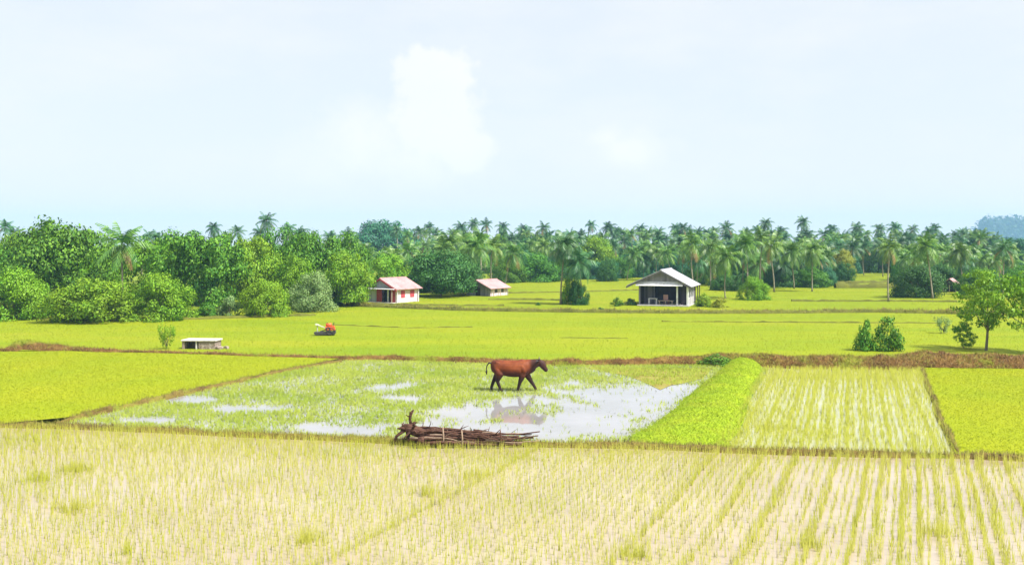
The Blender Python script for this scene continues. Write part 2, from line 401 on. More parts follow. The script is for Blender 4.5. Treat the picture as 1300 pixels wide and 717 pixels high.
_, bf = bund('field_bund', [(455, 389.5), (504, 391.5), (577, 394.5), (650, 396), (763, 397.5), (876, 398.5), (970, 398.5), (1113, 397), (1225, 399.5), (1400, 403), (1800, 405)], .9, .32, M['dark_bund'], nz=.35)
for k, (px, wd, hh) in enumerate([([(470, 386.5), (530, 388.5), (640, 389)], .5, .2), ([(620, 381), (700, 381.5), (722, 383)], .5, .22), ([(1005, 383), (1060, 383.2), (1130, 383), (1215, 384)], .5, .22),
        ([(1060, 366), (1100, 366), (1135, 366)], 1.2, .7), ([(1035, 360), (1085, 360), (1130, 359)], .8, .4), ([(710, 429.5), (750, 430), (797, 430.5)], .3, .09), ([(840, 409), (980, 410), (1190, 411)], .3, .12),
        ([(420, 413), (520, 417), (600, 416)], .3, .1), ([(640, 373), (740, 371), (810, 369)], .4, .2), ([(-40, 402), (120, 409), (250, 406), (400, 401)], .6, .2)]):
    bund('field_bund', px, wd, hh, M['dark_bund'], nz=.4)
edge_px = [(432, 460), (370, 470), (300, 485), (200, 507), (120, 524), (70, 540)]
_, be = bund('field_bund', edge_px, .35, .14, M['bund'], nz=.4)
_, be2 = bund('field_bund', [(1171, 470), (1190, 520), (1214, 578)], .3, .13, M['bund'], nz=.4)
# the broad grassy bank between pond and row paddy
bank_pts = [G(948, 462), G(925, 490), G(893, 530), G(856, 568)]
bkm = bank_mesh('grass_bank', bank_pts, [1.9, 2.5, 3.2, 4.1], [.40, .30, .22, .12], M['bank'], nz=.12, prof=15)
tag(link('grass_bank', bkm), kind='structure')

# ---- things nobody could count: rice, grass, weeds
def stuff(name, mesh, label, cat): return tag(link(name, mesh), label, cat, kind='stuff')
# front paddy: transplanted rows running to a vanishing point on the right
dirv = np.array([(1170 - CX) / F, 1.0]); dirv /= np.linalg.norm(dirv); perp = np.array([dirv[1], -dirv[0]])
fa = np.array(front_poly)
s0, s1 = (fa @ perp).min(), (fa @ perp).max(); l0, l1 = (fa @ dirv).min(), (fa @ dirv).max()
strong = [float(np.array(G(x, 583)) @ perp) for x in (905, 969, 1012, 1066, 1105, 1125, 1151, 1168, 1188, 1210, 1228, 1243, 1275, 1300, 660)]
rows = []
s = s0
while s < s1:
    rows.append((s + RNG.normal(0, .015), (.14 + .03 * RNG.random()), .026)); s += .185
for i, q in enumerate(strong): rows.append((q, .07 + .05 * RNG.random(), .05 + .03 * RNG.random()))
T = []
for s, dl, sp in rows:
    l = np.arange(l0, l1, dl); l = l + RNG.normal(0, dl * .25, len(l))
    wob = .12 * (vnoise(l * .35, np.full(len(l), s * .2), 5) - .5)
    P = (s + wob + RNG.normal(0, sp * .55, len(l)))[:, None] * perp + l[:, None] * dirv
    keep = RNG.random(len(P)) < np.clip(.62 + .7 * fbm(P[:, 0] * .5, P[:, 1] * .5, 3), 0, 1)
    right = (P @ perp) > strong[1]
    keep &= ~right | (RNG.random(len(P)) < .72) | (sp > .045)
    T.append(P[keep])
T = np.concatenate(T)
# denser seedlings along the bund and in floating mats of weed
edge = sample_poly([G(x, y) for x, y in [(-40, 545), (300, 556), (520, 565), (800, 570), (1300, 588), (1300, 600), (900, 588), (450, 590), (200, 575), (-40, 575)]], 900)
mats = []
for px, py, rx, ry, n in [(98, 597, .55, .25, 70), (48, 610, .5, .25, 40), (95, 647, .5, .2, 50), (390, 687, .35, .18, 50), (160, 702, .15, .1, 15), (540, 627, .5, .2, 40), (808, 706, .35, .15, 40), (600, 605, .6, .2, 40), (1030, 693, .3, .2, 40), (1190, 678, .4, .2, 50)]:
    c0 = np.array(G(px, py)); mats.append(c0 + RNG.normal(0, .45, (n, 2)) * (rx, ry * 2))
T = np.concatenate([T, edge] + mats); T = T[inside(T, front_poly)]
px_, py_ = to_px(T); T = T[(px_ > -330) & (px_ < 1630) & (py_ < 745)]
k = 5
B = np.repeat(T, k, 0) + RNG.normal(0, .018, (len(T) * k, 2))
stuff('rice_seedlings', blades(np.c_[B, np.full(len(B), -.01)], .28, .011, .30, M['blade_near'], 'rice_seedlings'), 'pale yellow rice seedlings in rows across the flooded front paddy', 'rice')
# row paddy on the right
dirm = np.array([(1082 - CX) / F, 1.0]); dirm /= np.linalg.norm(dirm); perpm = np.array([dirm[1], -dirm[0]])
ma = np.array(mid_poly); T = []; s = (ma @ perpm).min()
row_i = 0
while s < (ma @ perpm).max():
    l = np.arange((ma @ dirm).min(), (ma @ dirm).max(), .05 if row_i % 3 == 0 else .13); wob = .08 * (vnoise(l * .4, np.full(len(l), s), 8) - .5)
    P = (s + wob + RNG.normal(0, .05 if row_i % 3 == 0 else .03, len(l)))[:, None] * perpm + l[:, None] * dirm
    T.append(P[RNG.random(len(P)) < np.clip(.35 + fbm(P[:, 0] * .5, P[:, 1] * .5, 9), 0, 1)]); s += .20 + .03 * RNG.random(); row_i += 1
T = np.concatenate(T + [np.array(G(985, 545)) + RNG.normal(0, 1, (120, 2)) * (.6, .5), np.array(G(1040, 553)) + RNG.normal(0, 1, (60, 2)) * (.4, .3), sample_poly([G(972, 468), G(1171, 468), G(1175, 482), G(962, 484)], 500), sample_poly(mid_poly, 1300)])
T = T[inside(T, mid_poly)]
B = np.repeat(T, 5, 0) + RNG.normal(0, .02, (len(T) * 5, 2))
stuff('row_rice', blades(np.c_[B, np.full(len(B), -.01)], .22, .012, .4, M['blade_mid'], 'row_rice'), 'green lines of young rice in the striped paddy right of the grassy bank', 'rice')
# dense fields
P = np.concatenate([sample_poly(left_poly, 95000)])
stuff('dense_rice', blades(np.c_[P, np.full(len(P), .09)], .055, .022, 2.2, M['blade_field'], 'dense_rice'), 'dense bright yellow-green rice covering the near left field', 'rice')
P = sample_poly(right_poly, 70000)
stuff('dense_rice', blades(np.c_[P, np.full(len(P), .09)], .055, .022, 2.2, M['blade_field'], 'dense_rice'), 'dense bright yellow-green rice in the field at the right edge', 'rice')
P = sample_poly(far_poly, 420000); px_, py_ = to_px(P)
P = P[(px_ > -350) & (px_ < 1650)]
stuff('far_rice', blades(np.c_[P, np.full(len(P), .03)], .10, .026, 1.8, M['blade_far'], 'far_rice'), 'broad sunlit rice field stretching back to the houses and trees', 'rice')
# pond weed: thick at the left and back, open water at the front right
P = sample_poly(pond_poly, 95000); px_, py_ = to_px(P)
open_w = np.zeros(len(P))
for cx, cy_, rx, ry in [(735, 532, 155, 36), (800, 502, 112, 25), (860, 494, 60, 9), (430, 546, 85, 11), (240, 507, 36, 4.5), (320, 519, 70, 5), (500, 491, 36, 6), (600, 527, 65, 15), (520, 505, 40, 4), (640, 545, 150, 14), (195, 533, 50, 3.5), (650, 512, 40, 12)]:
    open_w = np.maximum(open_w, 1.25 - np.sqrt(((px_ - cx) / rx) ** 2 + ((py_ - cy_) / ry) ** 2))
open_w += (fbm(px_ / 26, py_ / 6, 11) - .5) * 1.5
dens = np.clip(.88 - open_w * 1.25, .012, 1)
P = P[RNG.random(len(P)) < dens]
B = np.repeat(P, 2, 0) + RNG.normal(0, .02, (len(P) * 2, 2))
stuff('pond_weed', blades(np.c_[B, np.full(len(B), 0.)], .11, .024, 1.1, M['weed'], 'pond_weed'), 'light green weed and young rice growing through the pond', 'water plants')
P = scatter(bkm, 24000, -.06)
Pe = scatter(bkm, 9000); Pe = Pe[Pe[:, 2] < .06]; Pe = Pe + np.c_[RNG.normal(0, .22, (len(Pe), 2)), np.zeros(len(Pe))]; Pe[:, 2] = .0
P = np.concatenate([P, Pe])
stuff('bank_grass', blades(P - (0, 0, .01), .07, .022, 1.6, M['bank_grass'], 'bank_grass'), 'short bright green grass on the broad bank beside the pond', 'grass')
P = np.concatenate([scatter(fb, 14000, .02), scatter(be, 2500, .02), scatter(be2, 1800, .02)])
stuff('bund_grass', blades(P - (0, 0, .01), .12, .025, .9, M['bund_grass'], 'bund_grass'), 'rough olive grass along the narrow front bund', 'grass')
P = np.concatenate([scatter(bl, 8000, .05), scatter(br, 24000, .06)])
stuff('dry_grass', blades(P - (0, 0, .01), .14, .035, 1.3, M['dry_grass'], 'dry_grass'), 'dry brown grass on the earth bank behind the pond', 'grass')
P = scatter(bf, 6000, .1)
stuff('verge_grass', blades(P - (0, 0, .01), .22, .06, .9, M['bund_grass'], 'verge_grass'), 'thin grass on the bund below the houses', 'grass')

# ------------------------------------------------------------------ mesh helpers
def tube(pts, rad, sides=7, cap=True):
    """returns V, quads for a bent tapering tube"""
    pts = [Vector(p) for p in pts]; V = []; Fc = []; n = len(pts)
    for i, p in enumerate(pts):
        d = (pts[min(i + 1, n - 1)] - pts[max(i - 1, 0)]).normalized()
        a = d.cross(Vector((.31, .95, .05))); a = a.normalized() if a.length > 1e-3 else Vector((1, 0, 0)); b = d.cross(a)
        r = rad[i] if isinstance(rad, (list, tuple)) else rad
        for k in range(sides):
            th = 2 * math.pi * k / sides; V.append(tuple(p + (a * math.cos(th) + b * math.sin(th)) * r))
    for i in range(n - 1):
        for k in range(sides):
            q = i * sides; Fc.append((q + k, q + (k + 1) % sides, q + sides + (k + 1) % sides, q + sides + k))
    if cap:
        Fc.append(tuple(range(sides))[::-1]); Fc.append(tuple((n - 1) * sides + k for k in range(sides)))
    return V, Fc
class MB:
    def __init__(s): s.V = []; s.F = []
    def add(s, V, Fc):
        o = len(s.V); s.V += [tuple(v) for v in V]; s.F += [tuple(o + i for i in f) for f in Fc]; return s
    def tube(s, pts, rad, sides=8): return s.add(*tube(pts, rad, sides))
    def box(s, x0, x1, y0, y1, z0, z1, bev=0.0, rot=None):
        bm = bmesh.new(); bmesh.ops.create_cube(bm, size=1)
        bmesh.ops.scale(bm, vec=(x1 - x0, y1 - y0, z1 - z0), verts=bm.verts)
        if bev: bmesh.ops.bevel(bm, geom=list(bm.edges), offset=bev, segments=2, affect='EDGES', profile=.5)
        if rot is not None: bmesh.ops.rotate(bm, cent=(0, 0, 0), matrix=rot, verts=bm.verts)
        bmesh.ops.translate(bm, vec=((x0 + x1) / 2, (y0 + y1) / 2, (z0 + z1) / 2), verts=bm.verts)
        bm.verts.index_update(); s.add([v.co[:] for v in bm.verts], [[v.index for v in f.verts] for f in bm.faces]); bm.free(); return s
    def prism(s, poly, axis, a, b):
        """poly in the plane normal to axis, extruded a..b (axis 1: poly is (x,z))"""
        n = len(poly); V = []
        for q in (a, b):
            for u, v in poly: V.append({0: (q, u, v), 1: (u, q, v), 2: (u, v, q)}[axis])
        Fc = [tuple(range(n)), tuple(range(2 * n - 1, n - 1, -1))] + [(i, i + n, (i + 1) % n + n, (i + 1) % n) for i in range(n)]
        return s.add(V, Fc)
    def build(s, name, mat, parent=None, smooth=False):
        m = bpy.data.meshes.new(name); m.from_pydata(s.V, [], s.F)
        bm = bmesh.new(); bm.from_mesh(m); bmesh.ops.recalc_face_normals(bm, faces=bm.faces); bm.to_mesh(m); bm.free()
        m.materials.append(mat)
        if smooth: m.shade_smooth()
        return link(name, m, parent)

# ------------------------------------------------------------------ trees
def leaf_quads(C, N, size):
    """leaf-shaped rhombs at C facing roughly N"""
    n = len(C); N = N / (np.linalg.norm(N, axis=1)[:, None] + 1e-9)
    r = RNG.normal(0, 1, (n, 3)); a = np.cross(N, r); a /= np.linalg.norm(a, axis=1)[:, None] + 1e-9; b = np.cross(N, a)
    s = (size * (.4 + 1.15 * RNG.random(n) ** 1.6))[:, None]
    V = np.stack([C - a * s * .6, C - b * s * .34, C + a * s * .6, C + b * s * .34], 1).reshape(-1, 3)
    return V, np.arange(4 * n).reshape(-1, 4)
def crown_mesh(name, mat, nblob, nleaf, leaf, shape='dome', seed=0):
    """unit crown: radius 1 across, z 0..1 from the bottom of the foliage; many leaf-sized faces gathered in clumps"""
    global RNG
    keep = RNG; RNG = np.random.default_rng(seed)
    Cn = []; Rr = []
    tries = 0
    while len(Cn) < nblob and tries < 9000:
        tries += 1
        p = RNG.uniform(-1, 1, 3); p[2] = RNG.random()
        rr = math.hypot(p[0], p[1]); z = p[2]
        if shape == 'dome': lim = math.sqrt(max(0, 1 - ((z - .30) / .70) ** 2)) if z > .3 else .70 + .30 * z / .3
        elif shape == 'bush': lim = math.sqrt(max(0, 1 - (z / 1.0) ** 2)) * .98 + .02
        elif shape == 'cone': lim = (1 - z) ** .55 * .9 + .08
        elif shape == 'spread': lim = 1.0 - .8 * abs(z - .65) ** 1.3 if z > .25 else .45
        elif shape == 'vee': lim = .25 + .75 * z
        elif shape == 'loose': lim = math.sqrt(max(0, 1 - ((z - .5) / .5) ** 2))
        if rr > lim * .86: continue
        if shape == 'vee' and rr < lim * .35: continue
        if shape not in ('loose', 'vee') and rr < lim * .42 and z < .6 and RNG.random() < .75: continue
        if any(np.linalg.norm((p - q) * (1, 1, 1.0)) < (.09 if shape == 'vee' else .13) for q in Cn): continue
        Cn.append(p); Rr.append(RNG.choice([.11, .15, .20, .26, .32], p=[.2, .25, .25, .2, .1]) * {'loose': .62, 'vee': .5}.get(shape, 1))
    Cn = np.array(Cn); Rr = np.array(Rr)
    i = RNG.choice(len(Cn), nleaf, p=Rr ** 2 / (Rr ** 2).sum())
    d = RNG.normal(0, 1, (nleaf, 3)); d[:, 2] = d[:, 2] * .9 + .25; d /= np.linalg.norm(d, axis=1)[:, None]
    rad = Rr[i] * (1 - .55 * RNG.random(nleaf) ** 2.2) * (1 + .25 * RNG.normal(0, 1, nleaf).clip(-1, 2) * .6)
    C = Cn[i] + d * rad[:, None] * (1, 1, 1.6 if shape == 'vee' else .5 if shape == 'loose' else .72); C[:, 2] = np.maximum(C[:, 2], .0 + .02 * RNG.random(nleaf))
    N = d + RNG.normal(0, .55, (nleaf, 3)) + (0, 0, .35)
    V, Fc = leaf_quads(C, N, np.full(nleaf, leaf))
    SN = d * .85 + (C - (0, 0, .35)) * .55 + RNG.normal(0, .46, (nleaf, 3)) + (0, 0, .30)
    RNG = keep
    return mesh_np(name, V, Fc, mat, 4, nrm=np.repeat(SN, 4, 0)), Cn
def trunk_mesh(name, Cn, seed, base_r=.05, forks=9, low=-.45):
    """tapered trunk with limbs reaching into the crown, in crown units (foliage starts at z=0)"""
    rnd = random.Random(seed); mb = MB()
    top = Vector((rnd.uniform(-.1, .1), rnd.uniform(-.1, .1), .55))
    mid = Vector((rnd.uniform(-.05, .05), rnd.uniform(-.05, .05), .05)); foot = Vector((0, 0, low))
    mb.tube([foot - Vector((0, 0, .05)), foot + Vector((0, 0, .04)), foot.lerp(mid, .5), mid, mid.lerp(top, .5), top], [base_r * 1.5, base_r * 1.15, base_r, base_r * .9, base_r * .6, base_r * .25], 8)
    idx = list(range(len(Cn))); rnd.shuffle(idx)
    for j in idx[:forks]:
        q = Vector(Cn[j]); s = mid.lerp(top, rnd.uniform(0, .7)) if rnd.random() < .75 else foot.lerp(mid, .85)
        m1 = s.lerp(q, .5) + Vector((0, 0, -.06)); r = base_r * rnd.uniform(.35, .55)
        mb.tube([s, m1, q], [r, r * .7, r * .2], 5)
    m = bpy.data.meshes.new(name); m.from_pydata(mb.V, [], mb.F); m.materials.append(M['bark']); m.shade_smooth()
    return m
CR = {}; TRK = {}
spec = {'dome': (64, 26000, .041), 'bush': (62, 24000, .038), 'spread': (56, 22000, .041), 'loose': (75, 8500, .040), 'cone': (60, 3200, .08), 'vee': (60, 2600, .06), 'shrub': (30, 3500, .085)}
for shp, (nb_, nl, lf) in spec.items():
    for v in range({'dome': 4, 'bush': 3, 'spread': 2}.get(shp, 2)):
        for col in LEAF:
            if col.startswith('palm'): continue
            CR[shp, v, col] = None                       # filled on demand
def get_crown(shp, v, col):
    if CR.get((shp, v, col)) is None:
        nb_, nl, lf = spec[shp]; sd_ = hash((len(shp), ord(shp[0]), v)) % 9973
        m, Cn = crown_mesh('leaf_crown', LEAF[col], nb_, nl, lf, 'bush' if shp == 'shrub' else shp, 100 + v * 17 + ord(shp[0]) * 3 + ord(shp[1]))
        CR[shp, v, col] = m
        if (shp, v) not in TRK: TRK[shp, v] = trunk_mesh('trunk', Cn, v + ord(shp[0]), {'shrub': .04, 'bush': .045, 'vee': .05, 'cone': .03, 'loose': .034}.get(shp, .05), low=-.02 if shp in ('bush', 'shrub', 'cone', 'vee') else -.45)
    return CR[shp, v, col], TRK[shp, v]
def plant(name, px, d, top, wpx, shp, col, label, cat, group=None, v=None, base_frac=None, depth=1.0, z0=0.0):
    """a tree or bush of leafy crown and trunk whose foot stands at distance d"""
    x, y = GD(px, d); wm = wpx * d / F / 2; hgt = ZT(top, d) - z0
    if v is None: v = random.randrange({'dome': 4, 'bush': 3, 'spread': 2}.get(shp, 2))
    cm, tm = get_crown(shp, v, col)
    wm *= 1.06
    root = empty(name, (x, y, z0), random.uniform(-.5, .5) if shp == 'vee' else random.uniform(0, 6.28)); tag(root, label, cat, group)
    low = shp in ('bush', 'shrub', 'cone', 'vee')
    cb_ = (0.0 if low else .10) if base_frac is None else base_frac
    c_ = link('crown', cm, root); c_.location = (0, 0, hgt * cb_ - (.02 if low else 0)); c_.scale = (wm * .93, wm * .93 * depth, hgt * (1 - cb_) * .93)
    k = link('trunk', tm, root); k.location = c_.location; k.scale = (wm * .8 if low else hgt * .45, wm * .8 if low else hgt * .45, hgt * (1 - cb_) * .9 if low else hgt * cb_ / .45)
    return root

# ------------------------------------------------------------------ palms
def palm_crown(seed, mat, nf=24, droop=1.0):
    rnd = random.Random(seed); V = []; Fc = []; MI = []
    for i in range(nf):
        az_ = i * 2.39996 + rnd.uniform(-.25, .25); e = 1.0 - 2.0 * (i / nf) ** 1.05           # young fronds stand, old ones hang
        el0 = R(86) * max(-.34, e * .95 + rnd.uniform(-.12, .12)); L = rnd.uniform(.85, 1.1) * (1.0 if i > 3 else .8)
        p = Vector((0, 0, 0)); el_ = el0; pts = [p.copy()]; dirs = []
        nseg = 9
        for s in range(nseg):
            d = Vector((math.cos(az_) * math.cos(el_), math.sin(az_) * math.cos(el_), math.sin(el_)))
            p = p + d * (L / nseg); pts.append(p.copy()); dirs.append(d)
            el_ -= (.075 + .06 * s / nseg * 2) * droop * (.55 + .9 * max(0, math.cos(el_)))
        side0 = Vector((-math.sin(az_), math.cos(az_), 0))
        for s in range(nseg):                                     # midrib as a thin strip
            a, b = pts[s], pts[s + 1]; w0 = .012 * (1 - s / nseg) + .003
            o = len(V); V += [a - side0 * w0, a + side0 * w0, b + side0 * w0, b - side0 * w0]; Fc.append((o, o + 1, o + 2, o + 3))
        nl = 13; nf0 = len(MI)
        for k in range(nl):
            f = .12 + .88 * k / (nl - 1); q = f * nseg; s = min(int(q), nseg - 1); c = pts[s].lerp(pts[s + 1], q - s); d = dirs[s]
            up = side0.cross(d); ll = .27 * math.sin(math.pi * min(1, f * .72 + .24)) ** .8 + .05
            for sg in (-1, 1):
                tip = c + (side0 * sg * .72 + d * .62 - Vector((0, 0, .48 + rnd.uniform(-.1, .25))) + up * .1).normalized() * ll
                wv = d * .027
                o = len(V); V += [c - wv, c + wv, tip + wv * .35, tip - wv * .35]; Fc.append((o, o + 1, o + 2, o + 3))
        MI += [1 if (seed % 2 and i >= nf - 2) else 0] * (len(Fc) - len(MI))
    return mesh_np('palm_crown', [tuple(v) for v in V], Fc, [mat, M['dead_frond']], 4, mi=MI)
PC = {c: [palm_crown(11 + i, LEAF[c], [22, 26, 18, 28, 20, 24][i], [.85, 1.0, 1.2, 1.35, .7, 1.1][i]) for i in range(6)] for c in ('palm', 'palmdark')}
def palm_trunk(seed, lean):
    rnd = random.Random(seed); pts = []; rad = []
    for i in range(11):
        f = i / 10; pts.append((lean * f ** 1.6, .02 * math.sin(f * 5 + seed), f)); rad.append(1.0 * (1.35 - .6 * f) if i else 2.0)
    V, Fc = tube(pts, [.012 * r for r in rad], 7)
    m = bpy.data.meshes.new('palm_trunk'); m.from_pydata(V, [], Fc); m.materials.append(M['palm_bark']); m.shade_smooth(); return m
LEANS = [0.0, .06, -.08, .14, -.16, .24, -.20]
PT = [palm_trunk(i, l) for i, l in enumerate(LEANS)]
def palm(px, d, top, label, group=None, col='palm', rad=None, lean=None, v=None, cat='palm tree', rz=None, crown_px=None):
    """palm whose highest frond reaches row top"""
    rad = (rad or random.uniform(2.6, 3.3)) * .86; hgt = max(1.0, ZT(top, d) - rad * .82)
    li = random.randrange(len(LEANS)) if lean is None else lean
    x, y = GD(px, d)
    root = empty('coconut_palm', (x, y, 0), random.uniform(0, 6.28) if rz is None else rz); tag(root, label, cat, group)
    k = link('trunk', PT[li], root); thick = .95 + .35 * random.random()
    k.scale = (hgt, thick * 9, hgt)
    k.scale = (hgt, hgt, hgt) if hgt > 4 else (hgt * 1.3, hgt * 1.3, hgt)
    vi = random.randrange(6) if v is None else v
    c_ = link('crown', PC[col][vi], root); s = rad * random.uniform(.94, 1.05)
    c_.location = (LEANS[li] * k.scale[0], .02 * math.sin(5 + li) * k.scale[1], hgt * .992); c_.scale = (s, s, s); c_.rotation_euler = (random.uniform(-.2, .2), random.uniform(-.2, .2), random.uniform(0, 6.28))
    return root

def dbase(py): return F * H / (py - YH)
# --- left tree mass, front bushes
plant('bush', 18, dbase(405), 341, 105, 'bush', 'light', 'light green rounded bush at the left edge of the picture', 'bush', v=0)
plant('bush', 118, dbase(408.5), 350, 140, 'bush', 'light', 'broad yellow-green bush, widest along the left field edge', 'bush', v=1)
plant('bush', 205, dbase(406), 345, 105, 'bush', 'light', 'tall light bush left of the dark gap in the trees', 'bush', v=2)
plant('bush', 337, dbase(402), 351, 76, 'bush', 'light', 'dome-shaped light bush right of the grey dry shrub', 'bush', v=1)
plant('bush', 394, dbase(396), 346, 66, 'bush', 'grey', 'pale grey-green bush left of the dark low bush', 'bush', v=0)
plant('bush', 425, dbase(389), 366, 44, 'shrub', 'dark', 'low dark bush left of the pink house', 'bush', v=0)
plant('dry_shrub', 291, dbase(402), 374, 34, 'shrub', 'grey', 'small grey dry shrub in the dark gap of the tree line', 'shrub', v=1)
plant('shrub', 262, dbase(402), 384, 30, 'shrub', 'mid', 'small green shrub left of the grey dry shrub', 'shrub', v=0)
plant('shrub', 455, dbase(389), 372, 26, 'shrub', 'yellow', 'yellowish shrub against the left wall of the pink house', 'shrub', v=1)
plant('shrub', 908, dbase(464), 449, 46, 'shrub', 'mid', 'low green weeds on the brown bund at the head of the grassy bank', 'weeds', v=0)
# second row
plant('broadleaf_tree', 76, 86, 281, 150, 'dome', 'mid', 'big domed tree, the tallest crown at the far left', 'tree', v=0)
plant('broadleaf_tree', 5, 90, 308, 95, 'dome', 'mid', 'green tree cut by the left edge of the picture', 'tree', v=1)
plant('broadleaf_tree', 122, 97, 296, 80, 'dome', 'light', 'light green tree between the big dome and the tall palm', 'tree', v=2)
plant('broadleaf_tree', 198, 92, 298, 92, 'dome', 'light', 'light tree just right of the tall left palm', 'tree', v=3)
plant('broadleaf_tree', 258, 84, 297, 130, 'spread', 'mid', 'spreading tree with dark hollow below its crown', 'tree', v=0)
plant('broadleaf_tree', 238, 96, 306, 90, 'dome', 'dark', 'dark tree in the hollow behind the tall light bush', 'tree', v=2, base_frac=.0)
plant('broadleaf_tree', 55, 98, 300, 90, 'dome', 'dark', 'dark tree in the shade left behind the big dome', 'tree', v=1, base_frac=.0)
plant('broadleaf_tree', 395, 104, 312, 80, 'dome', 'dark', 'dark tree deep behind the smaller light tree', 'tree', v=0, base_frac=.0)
plant('broadleaf_tree', 318, 93, 297, 90, 'dome', 'light', 'light green tree right of the spreading tree', 'tree', v=1)
plant('broadleaf_tree', 352, 98, 292, 80, 'dome', 'mid', 'mid green tree below the tallest skyline palm', 'tree', v=2)
plant('broadleaf_tree', 398, 96, 288, 92, 'dome', 'mid', 'tall leafy tree behind the pale grey-green bush', 'tree', v=3)
plant('broadleaf_tree', 378, 88, 325, 60, 'dome', 'light', 'smaller light tree before the tall leafy tree', 'tree', v=0)
plant('broadleaf_tree', 440, 92, 316, 74, 'dome', 'light', 'bright tree at the left side of the pink house', 'tree', v=1)
plant('broadleaf_tree', 440, 104, 298, 70, 'dome', 'mid', 'tall tree behind the bright tree left of the pink house', 'tree', v=2)
plant('broadleaf_tree', 290, 100, 288, 60, 'loose', 'mid', 'loose tree on the skyline behind the spreading tree', 'tree', v=0)
plant('broadleaf_tree', 30, 104, 290, 70, 'dome', 'light', 'light tree behind the big dome near the left edge', 'tree', v=3)
plant('broadleaf_tree', 492, 112, 322, 70, 'dome', 'light', 'light tree directly behind the pink house', 'tree', v=0)
plant('broadleaf_tree', 490, 270, 277, 100, 'dome', 'teal', 'blue-green domed tree high on the skyline behind the pink house', 'tree', v=1)
plant('broadleaf_tree', 560, 108, 317, 104, 'dome', 'dark', 'dark green domed tree between the two pink-roofed houses', 'tree', v=0)
plant('broadleaf_tree', 588, 113, 325, 60, 'dome', 'dark', 'dark tree leaning over the small grey house', 'tree', v=2)
plant('broadleaf_tree', 536, 116, 330, 60, 'dome', 'mid', 'mid green tree behind the right gable of the pink house', 'tree', v=3)
# mid distance
plant('bush', 674, 150, 322, 78, 'bush', 'mid', 'round bush left of the twin palms', 'bush', v=0)
plant('bush', 646, 146, 326, 50, 'bush', 'mid', 'bush behind the right end of the small grey house', 'bush', v=1)
plant('bush', 708, 152, 332, 44, 'bush', 'dark', 'dark bush behind the twin palms', 'bush', v=2)
plant('broadleaf_tree', 755, 172, 302, 66, 'dome', 'light', 'light green tree right of the twin palms', 'tree', v=2)
plant('bush', 771, 150, 325, 32, 'bush', 'dark', 'dark upright bush between twin palms and open house', 'bush', v=1)
plant('bush', 800, 185, 322, 60, 'bush', 'teal', 'blue-green bush behind the little far shed', 'bush', v=0)
plant('bush', 840, 170, 326, 66, 'bush', 'teal', 'blue-green bush behind the ridge of the open house', 'bush', v=2)
plant('shrub', 783, dbase(389), 377, 20, 'shrub', 'mid', 'low green shrub left of the open house', 'shrub', v=0)
plant('shrub', 801, dbase(388), 378, 16, 'shrub', 'dark', 'dark low shrub at the left wall of the open house', 'shrub', v=1)
plant('shrub', 893, dbase(390), 372, 24, 'shrub', 'light', 'light shrub beside the white side wall of the open house', 'shrub', v=0)
plant('shrub', 914, dbase(391), 377, 26, 'shrub', 'yellow', 'yellow-green low shrub right of the open house', 'shrub', v=1)
plant('shrub', 734, dbase(387.5), 353, 30, 'bush', 'dark', 'dark shrub wrapped round the foot of the twin palms', 'shrub', v=1)
plant('shrub', 722, dbase(386.5), 348, 24, 'shrub', 'light', 'light creeper shrub on the left twin palm', 'shrub', v=0)
plant('shrub', 683, dbase(388), 383.5, 9, 'shrub', 'dark', 'tiny dark shrub in the field left of the twin palms', 'shrub', v=0)
plant('shrub', 763, dbase(397), 389.5, 13, 'shrub', 'dark', 'tiny dark shrub on the bund before the open house', 'shrub', v=1)
plant('bush', 958, dbase(381), 350, 46, 'bush', 'light', 'light layered bush at the foot of the thick right palm', 'bush', v=2)
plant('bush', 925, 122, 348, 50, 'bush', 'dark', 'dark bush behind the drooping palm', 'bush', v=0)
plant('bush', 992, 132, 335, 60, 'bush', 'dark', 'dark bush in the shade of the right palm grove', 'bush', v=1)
plant('bush', 1032, 130, 338, 50, 'bush', 'mid', 'green bush at the right end of the palm grove', 'bush', v=2)
plant('bush', 1073, 150, 333, 30, 'bush', 'dark', 'round dark bush beside the far bright gap', 'bush', v=0)
plant('broadleaf_tree', 1066, 165, 316, 46, 'dome', 'yellow', 'yellowish tree above the round dark bush', 'tree', v=0)
plant('bush', 1165, dbase(377.5), 333, 76, 'bush', 'dark', 'big dark bush behind the leaning palm', 'bush', v=1)
plant('bush', 1190, 122, 335, 60, 'bush', 'dark', 'dark bush left of the red-roofed hut', 'bush', v=2)
plant('bush', 1240, 112, 340, 60, 'bush', 'mid', 'green bush behind the near right tree', 'bush', v=0)
plant('bush', 1296, 118, 335, 60, 'bush', 'mid', 'green bush at the right edge behind the near tree', 'bush', v=1)
# near trees on the right
plant('young_tree', 1252, dbase(446), 337, 104, 'loose', 'light', 'slim young tree with airy crown near the right edge', 'tree', v=0, base_frac=.24)
plant('young_tree', 1312, dbase(449), 334, 100, 'loose', 'light', 'airy young tree cut by the right edge of the picture', 'tree', v=1, base_frac=.22)
plant('bush', 1224, dbase(443), 404, 36, 'loose', 'mid', 'small loose bush low beside the slim young tree', 'bush', v=1, base_frac=.05)
plant('bush', 1098, dbase(446), 400, 32, 'cone', 'mid', 'narrow green bush on the field, left of a pair', 'bush', v=0)
plant('bush', 1127, dbase(446), 399, 46, 'cone', 'mid', 'wider green bush on the field, right of a pair', 'bush', v=1)
plant('sapling', 1198, dbase(424), 403, 26, 'vee', 'grey', 'pale thin sapling left of the slim young tree', 'sapling', v=1)
plant('sapling', 212, dbase(444), 413, 29, 'vee', 'light', 'fan-shaped green bush left of the low stone block', 'bush', v=0)
